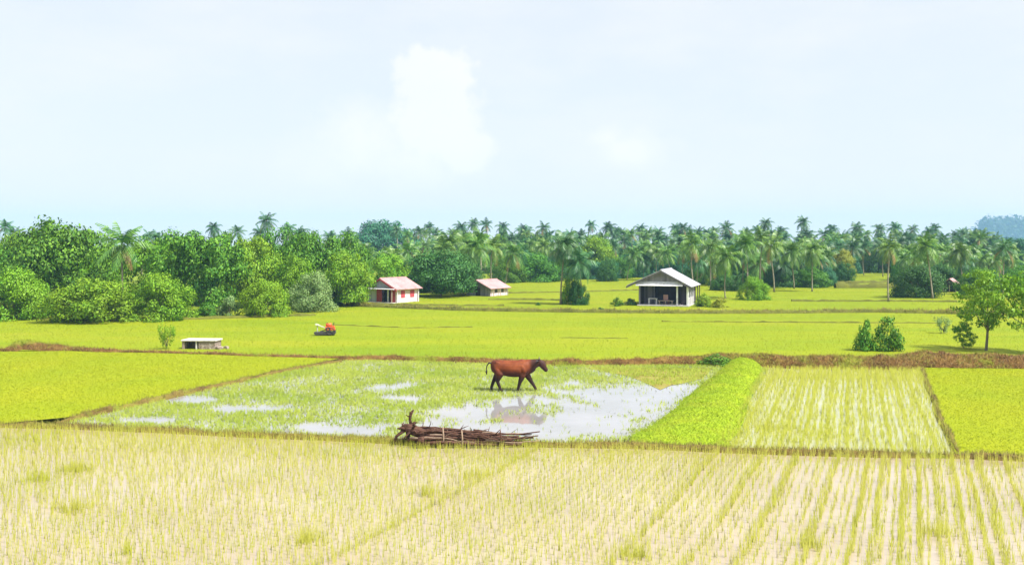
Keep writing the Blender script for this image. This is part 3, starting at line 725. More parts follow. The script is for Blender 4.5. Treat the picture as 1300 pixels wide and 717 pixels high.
# palms with a place of their own
palm(155, 82, 276, 'tall palm with upright fronds amid the left trees', lean=0, v=4, rad=3.2)
palm(712, dbase(387), 284, 'left and taller of the twin palms in the field', lean=1, v=3, rad=3.0, rz=0.2, col='palmdark')
palm(737, dbase(387.5), 308, 'right and shorter of the twin palms in the field', lean=0, v=5, rad=2.7, col='palmdark')
palm(921, 102, 303, 'drooping palm with slim trunk right of the open house', lean=0, v=3, rad=2.8)
palm(950, 104, 288, 'thick dark palm with a leafy foot right of the open house', lean=1, v=1, rad=2.8)
palm(880, 116, 288, 'palm directly behind the right roof slope of the open house', lean=2, v=2, rad=2.9)
palm(902, 124, 294, 'palm behind the drooping palm', lean=0, v=0, rad=2.8)
palm(982, 118, 290, 'pale palm right of the thick dark palm', lean=1, v=2, rad=2.9)
palm(1031, 119, 298, 'palm at the right end of the grove by the bright field', lean=0, v=3, rad=2.8)
palm(1008, 126, 300, 'low palm in the middle of the right grove', lean=2, v=1, rad=2.8)
palm(966, 128, 284, 'tall palm rising behind the thick dark palm', lean=0, v=0, rad=2.9)
palm(1128, dbase(383.5), 293, 'lone palm with thin straight trunk on the field', lean=0, v=2, rad=2.4)
palm(1184, dbase(379.5), 292, 'palm with a leaning pale trunk before the dark bush', lean=3, v=1, rad=2.4, rz=3.14)
palm(1274, 104, 298, 'palm with upright crown above the near right tree', lean=0, v=0, rad=2.1, col='palmdark')
palm(1222, 116, 300, 'palm behind the crown of the slim young tree', lean=1, v=3, rad=2.6)
for px, d, tp in ((562, 118, 296), (580, 124, 287), (602, 116, 291), (624, 121, 292), (641, 126, 300), (612, 132, 284), (594, 136, 290)):
    palm(px, d, tp, 'palm in the clump behind the small grey house', 'palms behind the small grey house')
for px, d, tp in ((470, 124, 303), (488, 130, 307), (508, 122, 310), (455, 132, 300), (522, 134, 300)):
    palm(px, d, tp, 'short palm in the clump behind the pink house', 'palms behind the pink house')
# skyline palms above the left trees
for px, tp in ((8, 275), (27, 284), (112, 288), (180, 288), (200, 290), (222, 293), (270, 278), (305, 283), (325, 283), (343, 266), (361, 278), (385, 284), (445, 286), (240, 293), (418, 289)):
    palm(px, random.uniform(150, 200), tp, 'dark palm top standing above the left tree mass', 'skyline palms at the left', col='palmdark', rad=2.6)
# far palm belt
for x0, x1 in ((884, 1056), (1142, 1292)):
    for d, tp in ((134, 312), (147, 306)):
        x = x0 + random.uniform(0, 8)
        while x < x1:
            palm(x, d * random.uniform(.97, 1.03), tp + random.uniform(-5, 7), 'coconut palm in the front row of the right palm grove', 'palms of the right grove', col='palm' if random.random() < .5 else 'palmdark', rad=random.uniform(2.3, 2.9)); x += random.uniform(15, 25)
SKY = [(520, 283), (548, 279), (583, 278), (599, 273), (622, 275), (645, 279), (657, 281), (672, 284), (689, 278), (718, 288), (740, 276), (772, 278), (790, 284), (812, 281), (850, 280), (863, 279), (875, 283), (900, 286), (924, 278), (950, 286), (984, 273), (1010, 272), (1056, 281), (1095, 278), (1115, 281), (1145, 278), (1158, 281), (1187, 280), (1220, 286), (1243, 292), (1255, 296)]
for px, tp in SKY:
    palm(px, random.uniform(215, 260), tp, 'tall dark palm standing out on the far skyline', 'palms on the far skyline', col='palmdark', rad=2.9)
for d, tp, stp, x0, x1 in ((158, 309, 20, 790, 1290), (176, 302, 20, 640, 1290), (196, 296, 18.5, 540, 1285), (215, 291, 18, 540, 1275), (236, 288, 17, 500, 1262)):
    x = x0 + random.uniform(0, 10)
    while x < x1:
        lo = 1045 < x < 1135 and d < 170
        if not lo:
            palm(x, d * random.uniform(.96, 1.04), tp + random.uniform(-5, 7), 'coconut palm crowded into the hazy far palm belt', 'palms of the far belt', col='palm' if random.random() < .45 else 'palmdark', rad=random.uniform(2.5, 3.2))
        x += stp * random.uniform(.7, 1.3)
x = 640
while x < 1300:
    if not (1050 < x < 1130):
        plant('bush', x, random.uniform(158, 172), random.uniform(322, 334), random.uniform(34, 54), 'bush', random.choice(['dark', 'teal', 'mid', 'teal']), 'low bush under the palms of the far belt', 'bush', 'bushes under the far palms')
    x += random.uniform(17, 26)
x = 560
while x < 1296:
    if True:
        plant('bush', x, random.uniform(188, 197), random.uniform(312, 324), random.uniform(36, 56), 'bush', random.choice(['dark', 'teal', 'mid', 'dark']), 'leafy bush filling the gaps between far palm trunks', 'bush', 'undergrowth between the far palms')
    x += random.uniform(22, 30)
for x0, x1 in ((886, 1050), (1140, 1292)):
    x = x0
    while x < x1:
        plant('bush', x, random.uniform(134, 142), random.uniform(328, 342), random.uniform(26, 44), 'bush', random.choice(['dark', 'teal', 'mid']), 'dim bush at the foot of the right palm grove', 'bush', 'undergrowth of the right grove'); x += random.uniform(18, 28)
x = 620
while x < 1300:
    plant('broadleaf_tree', x, random.uniform(200, 270), random.uniform(298, 310), random.uniform(40, 60), 'dome', random.choice(['teal', 'dark', 'teal']), 'bluish leafy tree among the palms of the far belt', 'tree', 'leafy trees of the far belt'); x += random.uniform(38, 55)

# ------------------------------------------------------------------ distant wooded ridge at the right
rd = 1900.0
V = []; Fc = []; nx, ny = 40, 14
def ridge_z(u, v): return (37 + 3 * math.sin(u * 3.1 + .4) * u + 6 * mnoise.noise((u * 6, v * 2, 4))) * min(1, u * 60) * max(0, math.sin(math.pi * min(1, v * 1.05))) ** .6
x0r, x1r = GD(1256, rd)[0], GD(1700, rd)[0]
for i in range(nx + 1):
    for j in range(ny + 1):
        u, v = i / nx, j / ny; V.append((x0r + (x1r - x0r) * u, rd + 110 * v, -.3 + ridge_z(u, v)))
for i in range(nx):
    for j in range(ny):
        a = i * (ny + 1) + j; Fc.append((a, a + ny + 1, a + ny + 2, a + 1))
hm = mesh_np('hill', V, Fc, M['forest_floor'], 4, True)
tag(link('hill', hm), kind='structure')
C = []; N = []
keep = RNG; RNG = np.random.default_rng(5)
S = scatter(hm, 700, 1.0)
for p in S:
    r = RNG.uniform(8, 15); n = 60; d = RNG.normal(0, 1, (n, 3)); d /= np.linalg.norm(d, axis=1)[:, None]
    C.append(p + (0, 0, r * .9) + d * r * (.8, .8, 1.1) * RNG.uniform(.75, 1.05, (n, 1))); N.append(d + (0, 0, .4))
C = np.concatenate(C); N = np.concatenate(N)
Vq, Fq = leaf_quads(C, N, np.full(len(C), 5.0)); RNG = keep
tag(link('far_wood', mesh_np('far_wood', Vq, Fq, LEAF['far'], 4)), 'blue hazy wood covering the distant ridge at the right', 'wood', kind='stuff')

# ------------------------------------------------------------------ houses
M['zinc'] = roofmat('pale_zinc_roof', (.31, .31, .35), (.50, .50, .55), 42, 1, rust=(.30, .25, .24))
M['old_roof'] = plain('weathered_roof_edge', (.06, .055, .06), (.14, .13, .13), 4)
M['pink_roof'] = roofmat('faded_pink_roof', (.42, .20, .20), (.56, .34, .34), 42, 1, rust=(.30, .12, .11))
M['white_paint'] = plain('white_paint', (.58, .57, .60), (.78, .78, .80), 3, .7, .25, .1, dirt=((.40, .36, .34), 2.2, .6))
M['white_plank'] = plankmat('white_planks', (.55, .54, .58), (.78, .77, .80), 28, 0)
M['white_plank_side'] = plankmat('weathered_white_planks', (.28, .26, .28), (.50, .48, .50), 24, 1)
M['pinkish_wall'] = plain('pinkish_white_wall', (.56, .42, .44), (.72, .63, .65), 2.2, .75, .2, .1, dirt=((.42, .34, .32), 2.5, .58))
M['grey_plank'] = plankmat('grey_planks', (.14, .13, .17), (.27, .25, .31), 30, 0)
M['bluegrey_plank'] = plankmat('pale_blue_grey_planks', (.36, .40, .48), (.55, .58, .66), 26, 0)
M['dark_wood'] = plankmat('dark_planks', (.028, .02, .03), (.06, .045, .06), 26, 0)
M['dark_wood_side'] = plankmat('dark_side_planks', (.03, .025, .03), (.07, .055, .06), 26, 1)
M['red_paint'] = plain('red_paint', (.32, .035, .05), (.48, .08, .10), 4, .6, .3, .1)
M['concrete'] = plain('concrete', (.30, .29, .27), (.48, .47, .44), 5, .9, .1, .3)
M['wood'] = plain('pale_wood', (.30, .24, .19), (.48, .40, .33), 7, .7, .2, .2)
M['plastic'] = plain('pinkish_plastic', (.42, .22, .22), (.5, .28, .27), 4, .5, .4, .0)
M['glass'] = plain('dark_pane', (.03, .03, .04), (.06, .06, .08), 3, .15, .6, .0)

def roof_slab(mb, x0, z0, x1, z1, y0, y1, th=.05):
    mb.prism([(x0, z0), (x1, z1), (x1, z1 + th), (x0, z0 + th)], 1, y0, y1)
# --- open-fronted house with pale zinc roof
hA = empty('open_house', (*G(811.4, 388.4), 0), R(-19)); tag(hA, 'open-fronted house with pale zinc gable roof standing in the rice field', 'house')
W, D, E, RX, RZ = 4.75, 5.6, 2.05, 2.2, 3.5
MB().box(-.12, W + .12, -.5, D, -.1, .16, .02).build('floor_slab', M['concrete'], hA)
MB().box(-.05, .08, .02, D, .16, 2.0).build('wall', M['dark_wood_side'], hA)
MB().box(.08, W - .05, D - .1, D, .16, 2.05).build('back_wall', M['dark_wood'], hA)
MB().box(.08, 1.15, 2.2, 2.28, .16, 2.05).build('partition', M['grey_plank'], hA)
r = MB(); roof_slab(r, RX, RZ, W + .42, 1.93, -.45, D + .25); rr = r.build('roof', M['zinc'], hA)
r = MB(); roof_slab(r, -1.15, 2.0, RX - .004, RZ, -.45, D + .25); r.build('roof', M['zinc'], hA)
MB().tube([(RX, -.5, RZ + .06), (RX, D + .3, RZ + .06)], .07, 8).build('ridge_cap', M['zinc'], rr)
for a, b in (((-1.2, 1.93), (RX, RZ - .02)), ((RX, RZ - .02), (W + .45, 1.86))):
    MB().prism([a, b, (b[0], b[1] - .17), (a[0], a[1] - .17)], 1, -.50, -.455).build('bargeboard', M['old_roof'], hA)
MB().prism([(-.25, 2.34), (RX, RZ - .14), (4.45, 2.34)], 1, -.06, .0).build('gable', M['grey_plank'], hA)
MB().prism([(-.46, 2.0), (-.02, 2.40), (-.02, 2.46), (-.50, 2.03)], 0, -.25, 4.3).build('awning', M['white_paint'], hA)
for x, y, rw in ((.06, -.04, .07), (3.72, -.04, .075), (W - .02, -.03, .10)):
    MB().box(x - rw, x + rw, y - rw, y + rw, .16, 2.02, .01).build('post', M['white_paint'] if x > 3 else M['grey_plank'], hA)
MB().box(3.95, W - .15, .62, .68, .16, 1.98).build('door', M['dark_wood'], hA)
yy = [.12, 1.35, 2.55, 3.75]
for i in range(3):
    MB().box(W - .06, W + .06, yy[i] + .06, yy[i + 1] - .06, .16, .86).build('low_wall', M['white_plank_side'], hA)
for y in yy[1:]:
    MB().box(W - .05, W + .05, y - .045, y + .045, .16, 2.0, .01).build('post', M['white_paint'], hA)
MB().box(W - .055, W + .055, 3.81, 4.84, .16, 2.0).build('side_wall', M['dark_wood_side'], hA)
MB().box(.0, W, 2.9, 2.97, .16, 2.05).build('inner_wall', M['dark_wood'], hA)
for x, y in ((W + .35, 5.5), (W + .35, 4.2)):
    MB().tube([(x, y, -.05), (x, y, 1.9)], .045, 7).build('pole', M['dark_wood'], hA)
def local(o, x, y, z): return o.matrix_basis @ Vector((x, y, z))
tb = empty('table', local(hA, 1.25, .55, .16), R(-19)); tag(tb, 'small pale table inside the open-fronted house', 'table')
MB().box(-.42, .42, -.28, .28, .55, .60, .01).build('table_top', M['white_paint'], tb)
for sx_ in (-.36, .36):
    for sy_ in (-.22, .22): MB().box(sx_ - .03, sx_ + .03, sy_ - .03, sy_ + .03, 0, .55).build('leg', M['white_paint'], tb)
bn = empty('bench', local(hA, 2.55, .35, .16), R(-19)); tag(bn, 'long low bench at the front edge of the open house', 'bench')
MB().box(-.75, .75, -.16, .16, .36, .41, .01).build('seat', M['wood'], bn)
for sx_ in (-.62, .0, .62): MB().box(sx_ - .03, sx_ + .03, -.13, .13, 0, .36).build('leg', M['wood'], bn)
ch = empty('chair', local(hA, 2.5, 1.1, .16), R(150)); tag(ch, 'pinkish chair in the dim middle of the open house', 'chair')
MB().box(-.24, .24, -.22, .22, .40, .45, .02).build('seat', M['plastic'], ch)
MB().box(-.24, .24, .20, .25, .45, .95, .02).build('backrest', M['plastic'], ch)
for sx_ in (-.2, .2):
    for sy_ in (-.18, .18): MB().tube([(sx_, sy_, 0), (sx_ * .95, sy_ * .95, .41)], .022, 6).build('leg', M['plastic'], ch)
# --- pink-roofed house
def gable_house(name, loc, rz, W, D, E, RZ, label, front, side, roof):
    h = empty(name, loc, rz); tag(h, label, 'house')
    rx = W / 2
    r = MB(); roof_slab(r, rx, RZ, W + .38, E - .12, -.38, D + .3); ro = r.build('roof', roof, h)
    r = MB(); roof_slab(r, -.38, E - .12, rx - .004, RZ, -.38, D + .3); r.build('roof', roof, h)
    MB().tube([(rx, -.42, RZ + .05), (rx, D + .34, RZ + .05)], .05, 8).build('ridge_cap', roof, ro)
    for a, b in (((-.42, E - .20), (rx, RZ - .02)), ((rx, RZ - .02), (W + .42, E - .20))):
        MB().prism([a, b, (b[0], b[1] - .13), (a[0], a[1] - .13)], 1, -.43, -.385).build('bargeboard', M['red_paint'] if roof is M['pink_roof'] and name == 'pink_house' else M['old_roof'], h)
    MB().prism([(.0, E), (rx, RZ - .07), (W, E)], 1, .0, .08).build('gable', front, h)
    MB().box(0, .08, .08, D - .08, 0, E).build('wall', side, h)
    MB().box(0, W, D - .08, D, 0, E).build('back_wall', side, h)
    return h
hB = gable_house('pink_house', (*G(467.7, 383.5), 0), R(-34), 3.8, 3.5, 1.52, 2.5, 'small white house with faded pink roof and red door panels', M['bluegrey_plank'], M['white_plank'], M['pink_roof'])
MB().box(-.1, 3.9, -.75, 3.5, -.1, .09, .02).build('floor_slab', M['concrete'], hB)
MB().box(0, 1.15, 0, .08, .09, 1.5).build('wall', M['bluegrey_plank'], hB)
MB().box(1.15, 1.85, -.02, .06, .09, 1.5).build('door', M['red_paint'], hB)
MB().box(1.15, 3.3, 1.2, 1.26, .09, 1.5).build('inner_wall', M['dark_wood'], hB)
MB().box(2.62, 2.76, -.03, .09, .09, 1.5).build('post', M['white_paint'], hB)
MB().box(3.05, 3.72, .0, .07, .09, 1.5).build('door', M['red_paint'], hB)['label'] = 'darker red door leaf at the right'
MB().prism([(-.62, 1.42), (0, 1.53), (0, 1.57), (-.64, 1.46)], 0, -.2, 3.95).build('awning', M['white_paint'], hB)
def side_wall(h, W, D, E, wins, mat, name='side_wall'):
    y = .0; segs = []
    for a, b in wins: segs.append((y, a)); y = b
    segs.append((y, D)); s = MB()
    for a, b in segs: s.box(W - .08, W, a, b, .09, E)
    for a, b in wins: s.box(W - .08, W, a, b, .09, .55); s.box(W - .08, W, a, b, 1.28, E)
    s.build(name, mat, h)
side_wall(hB, 3.8, 3.5, 1.5, [(.75, 1.35), (2.2, 2.85)], M['pinkish_wall'])
for a, b in ((.75, 1.35), (2.2, 2.85)):
    wn_ = MB().box(3.76, 3.83, a + .0, b - .0, .553, 1.277).build('window_shutter', M['red_paint'], hB)
for x, y in ((3.92, .05), (3.92, 3.4)): MB().box(x - .04, x + .04, y - .04, y + .04, -.05, 1.38).build('corner_post', M['white_paint'], hB)
MB().tube([(-.55, -.5, -.05), (-.55, -.5, 1.35)], .05, 7).build('porch_pole', M['wood'], hB)
MB().tube([(3.7, -.55, -.05), (3.7, -.55, 1.36)], .045, 7).build('porch_pole', M['wood'], hB)
# --- small grey house farther back
hC = gable_house('grey_house', (*G(592, 375.5), 0), R(-34), 3.4, 3.5, 1.02, 1.85, 'low grey house with faded red roof farther back', M['grey_plank'], M['bluegrey_plank'], M['pink_roof'])
MB().box(0, 1.3, 0, .08, 0, 1.0).build('wall', M['bluegrey_plank'], hC)
MB().box(1.3, 2.0, .03, .08, 0, 1.0).build('door', M['dark_wood'], hC)
MB().box(2.0, 3.4, 0, .08, 0, 1.0).build('wall', M['grey_plank'], hC)
s = MB()
for a, b in ((.08, .9), (1.5, 2.2), (2.75, 3.42)): s.box(3.32, 3.4, a, b, 0, 1.0)
s.box(3.32, 3.4, .9, 1.5, 0, .4); s.box(3.32, 3.4, 2.2, 2.75, 0, .4); s.build('side_wall', M['pinkish_wall'], hC)
for a, b in ((.9, 1.5), (2.2, 2.75)): MB().box(3.33, 3.37, a, b, .4, .95).build('window', M['glass'], hC)
for y in (.3, 1.7, 3.2): MB().tube([(3.68, y, -.05), (3.68, y, .9)], .04, 6).build('porch_pole', M['wood'], hC)
# --- far shed and red-roofed hut
def shed(name, px, d, w_, dp, e, rz_, rot, roof, wall, label):
    x, y = GD(px, d); h = empty(name, (x, y, 0), rot); tag(h, label, 'hut')
    r = MB(); roof_slab(r, w_ / 2, rz_, w_ + .25, e - .1, -.25, dp + .25); r.build('roof', roof, h)
    r = MB(); roof_slab(r, -.25, e - .1, w_ / 2 - .004, rz_, -.25, dp + .25); r.build('roof', roof, h)
    MB().prism([(0, e), (w_ / 2, rz_ - .06), (w_, e)], 1, 0, .06).build('gable', wall, h)
    MB().box(.06, w_ - .06, dp - .06, dp, 0, e).build('back_wall', wall, h)
    MB().box(w_ - .06, w_, .06, dp, 0, e * .55).build('low_wall', wall, h)
    for x_, y_ in ((.05, .05), (w_ - .05, .05), (.05, dp - .05), (w_ - .05, dp - .03), (w_ * .5, .05)): MB().box(x_ - .05, x_ + .05, y_ - .05, y_ + .05, -.05, e).build('post', M['wood'], h)
    return h
shed('shed', 796, 172, 2.4, 2.0, 1.0, 1.55, R(-25), M['zinc'], M['grey_plank'], 'tiny pale shed far behind the open house')
shed('hut', 1197, 118, 1.5, 2.0, 1.0, 1.7, R(-35), M['pink_roof'], M['dark_wood'], 'small red-roofed hut in the shade of the right trees')

# ------------------------------------------------------------------ low stone block with slab
M['stone'] = plain('rough_stone', (.14, .10, .08), (.40, .33, .27), 7, .95, .1, .9, dirt=((.50, .45, .40), 5, .55))
M['slab'] = plain('white_slab', (.40, .37, .34), (.62, .58, .54), 4, .8, .2, .2)
sb = empty('stone_block', (*G(231, 444), .0), R(-4)); tag(sb, 'low stone block with flat white slab top by the brown bund', 'stone block')
MB().box(-.05, 2.02, -.06, 1.05, .50, .585, .015).build('slab', M['slab'], sb)
MB().box(.98, 1.95, .0, .98, -.05, .50, .01).build('stone_wall', M['stone'], sb)
MB().box(.0, .14, .0, .98, -.05, .50, .01).build('side_wall', M['stone'], sb)
MB().box(.14, .98, .86, .98, -.05, .50).build('back_wall', M['stone'], sb)
MB().box(.80, .88, .0, .10, -.05, .50, .01).build('post', M['slab'], sb)
rb = MB()
for i in range(16):
    x, y = random.uniform(1.95, 2.6), random.uniform(-.3, .6); s_ = random.uniform(.04, .10)
    rb.box(x - s_, x + s_, y - s_, y + s_, .0, s_ * 1.6, .015, Matrix.Rotation(random.uniform(0, 3), 3, 'Z'))
tag(rb.build('rubble', M['stone']), 'scatter of small rubble beside the low stone block', 'rubble', kind='stuff'); bpy.data.objects['rubble'].location = (*G(231, 444), .05)

# ------------------------------------------------------------------ hand tractor
M['orange'] = plain('orange_red_paint', (.50, .075, .02), (.66, .13, .03), 6, .45, .4, .05, dirt=((.16, .08, .04), 5, .6))
M['iron'] = plain('dark_iron', (.025, .025, .025), (.07, .065, .06), 8, .6, .4, .2)
M['pale_metal'] = plain('pale_metal', (.42, .44, .34), (.6, .6, .5), 6, .5, .4, .1)
tr = empty('hand_tractor', (*G(413, 426.5), .1), R(4)); tag(tr, 'orange-red hand tractor on a dark skid in the field', 'tractor')
hull = MB(); hull.prism([(-.72, .10), (-.62, .0), (.62, .0), (.70, .14), (.66, .20), (-.70, .18)], 1, -.28, .28).build('skid', M['iron'], tr)
MB().box(.0, .46, -.20, .20, .26, .54, .04).build('engine', M['orange'], tr)
MB().tube([(.05, -.02, .62), (.42, -.02, .64)], .13, 14).build('fuel_tank', M['orange'], tr, True)
MB().prism([(.40, .30), (.66, .30), (.60, .58), (.44, .60)], 1, -.17, .17).build('hood', M['orange'], tr)
fw = MB().tube([(.20, -.30, .38), (.20, -.21, .38)], .15, 18).build('flywheel', M['iron'], tr); MB().tube([(.20, -.32, .38), (.20, -.302, .38)], .06, 12).build('hub', M['orange'], fw)
for sx_ in (-.30, .30):
    wb = MB()
    for k in range(10):
        a, b = 2 * math.pi * k / 10, 2 * math.pi * (k + 1) / 10
        wb.tube([(.36 + .24 * math.cos(a), sx_, .26 + .24 * math.sin(a)), (.36 + .24 * math.cos(b), sx_, .26 + .24 * math.sin(b))], .022, 6)
        if k % 2: wb.tube([(.36, sx_, .26), (.36 + .24 * math.cos(a), sx_, .26 + .24 * math.sin(a))], .014, 5)
        wb.box(.36 + .24 * math.cos(a) - .03, .36 + .24 * math.cos(a) + .03, sx_ - .05, sx_ + .05, .26 + .24 * math.sin(a) - .008, .26 + .24 * math.sin(a) + .008)
    wb.build('cage_wheel', M['iron'], tr)
MB().tube([(.52, .08, .55), (.53, .08, .74), (.58, .08, .80)], .022, 7).build('exhaust', M['iron'], tr)
for sy_ in (-.18, .18): MB().tube([(.05, sy_, .45), (-.30, sy_, .56), (-.56, sy_, .70), (-.66, sy_, .71)], .018, 7).build('handlebar', M['pale_metal'], tr)
MB().tube([(-.52, 0, .18), (-.53, 0, .60)], .035, 8).build('seat_post', M['pale_metal'], tr)
MB().box(-.64, -.40, -.13, .13, .60, .66, .02).build('seat', M['pale_metal'], tr)
MB().tube([(.0, .0, .30), (-.35, .0, .20)], .035, 8).build('drawbar', M['iron'], tr)
MB().box(.52, .68, -.14, .14, .22, .32, .02).build('radiator', M['iron'], tr)
MB().tube([(.1, .05, .7), (.12, .05, .80)], .03, 8).build('fuel_cap', M['iron'], tr)

# ------------------------------------------------------------------ bundle of branches
M['branch'] = plain('branch_bark', (.025, .013, .009), (.14, .072, .05), 9, .9, .1, .7, stretch=(1, 2.5, 2.5), dirt=((.24, .15, .11), 6, .6))
M['branch_pale'] = plain('pale_branch', (.15, .10, .07), (.30, .22, .16), 9, .9, .1, .5, stretch=(1, 2.5, 2.5))
M['stake'] = plain('pale_stake', (.20, .14, .10), (.36, .27, .19), 7, .85, .1, .4)
lg = empty('branch_pile', (*G(530, 565), .06), R(-1.5)); tag(lg, 'long pile of brown branches with an upturned root at its left end', 'branch pile')
rnd = random.Random(21)
def branch(x0, x1, y, z, r, mat, dz=0, twig=0, bend=.06):
    n = 8; pts = []
    for i in range(n + 1):
        f = i / n; pts.append((x0 + (x1 - x0) * f, y + bend * math.sin(f * 3.1 + y * 9) + rnd.uniform(-.015, .015), max(z * (.95 - .14 * max(0, x0 + (x1 - x0) * f - .6)) + dz * f ** 2 + rnd.uniform(-.02, .02) + bend * .4 * math.sin(f * 5 + x0), r * .8)))
    b = MB(); b.tube(pts, [r * (1.1 - .55 * i / n) * rnd.uniform(.9, 1.1) for i in range(n + 1)], 8)
    for k in range(twig):
        i = rnd.randrange(2, n); p = Vector(pts[i]); e = p + Vector((rnd.uniform(-.05, .35), rnd.uniform(-.12, .12), rnd.uniform(.10, .26)))
        b.tube([p, p.lerp(e, .5) + Vector((.02, 0, .02)), e], [r * .4, r * .3, r * .1], 5)
    return b.build('branch', mat, lg, True)
L = 3.55
for x0, x1, y, z, r, pale, dz, tw in [(0, 3.2, -.30, .08, .085, 0, 0, 0), (.1, 3.4, -.12, .09, .09, 0, 0, 0), (.0, 3.0, .08, .09, .08, 1, 0, 0), (.2, 3.3, .26, .09, .085, 0, 0, 0),
        (.1, 2.9, -.24, .24, .07, 0, .02, 1), (.0, 3.3, -.05, .25, .075, 1, .05, 1), (.2, 3.55, .16, .25, .07, 0, .08, 1), (.3, 2.6, -.14, .37, .055, 0, .0, 2), (.15, 3.1, .06, .38, .06, 0, .02, 2),
        (.5, 3.3, .2, .36, .05, 1, .12, 1), (1.2, 3.75, -.02, .34, .045, 0, .20, 1), (1.5, 3.7, -.18, .28, .04, 0, .14, 1), (1.7, 3.5, .12, .42, .035, 0, .05, 2), (2.1, 3.75, -.24, .18, .04, 1, .03, 0), (-.25, 1.6, -.3, .2, .05, 0, .06, 1), (-.3, 1.4, .15, .42, .05, 0, .03, 2)]:
    branch(x0, x1, y, z, r * .72, M['branch_pale'] if pale else M['branch'], dz, tw, .09)
for k in range(24):
    x0 = rnd.uniform(-.2, 1.9); ln = rnd.uniform(.8, 2.0); z0_ = rnd.uniform(.12, .46 - .05 * x0)
    branch(x0, min(x0 + ln, 3.7), rnd.uniform(-.33, .25), z0_, rnd.uniform(.018, .042), M['branch_pale'] if k % 5 == 0 else M['branch'], rnd.uniform(-.08, .12), rnd.randrange(0, 3), rnd.uniform(.05, .14))
rt = MB()
rt.tube([(.35, -.05, .22), (.05, -.08, .36), (-.22, -.08, .46), (-.42, -.06, .52)], [.13, .16, .17, .10], 10)
for k in range(17):
    a = rnd.uniform(-1.1, 4.2); ln = rnd.uniform(.25, .6); s0_ = Vector((-.25 + rnd.uniform(-.15, .12), rnd.uniform(-.15, .1), .46))
    e = s0_ + Vector((math.cos(a) * ln * (.9), rnd.uniform(-.35, .3), math.sin(a) * ln * .55)); e.z = max(e.z, .02)
    m_ = s0_.lerp(e, .5) + Vector((rnd.uniform(-.06, .06), 0, rnd.uniform(.0, .10)))
    rt.tube([s0_, m_, e], [.05, .032, .01], 6)
rt.tube([(-.18, 0, .5), (-.24, .0, .75), (-.20, 0, .92), (-.12, 0, 1.03)], [.06, .04, .055, .02], 7)
rt.tube([(-.22, 0, .8), (-.36, .02, .86)], [.03, .01], 6)
rt.tube([(-.35, -.1, .45), (-.62, -.15, .25), (-.72, -.16, .0)], [.06, .045, .03], 7)
rt.tube([(-.3, .1, .4), (-.3, .12, .1), (-.26, .14, -.02)], [.08, .06, .05], 7)
rt.build('root_stump', M['branch'], lg, True)
for x, y, h_, mt in ((.83, -.42, .58, 'stake'), (1.40, -.43, .50, 'stake'), (2.56, -.42, .50, 'branch')):
    MB().tube([(x, y, -.08), (x + .01, y + .01, h_ * .5), (x - .01, y + .02, h_)], [.028, .025, .018], 7).build('stake', M[mt], lg, True)
for x in (-.02, .08):
    MB().tube([(x + .0, -.40, .16), (x + .18, -.41, .16)], .12, 12).build('log_end', M['branch'], lg, True) if x > 0 else None

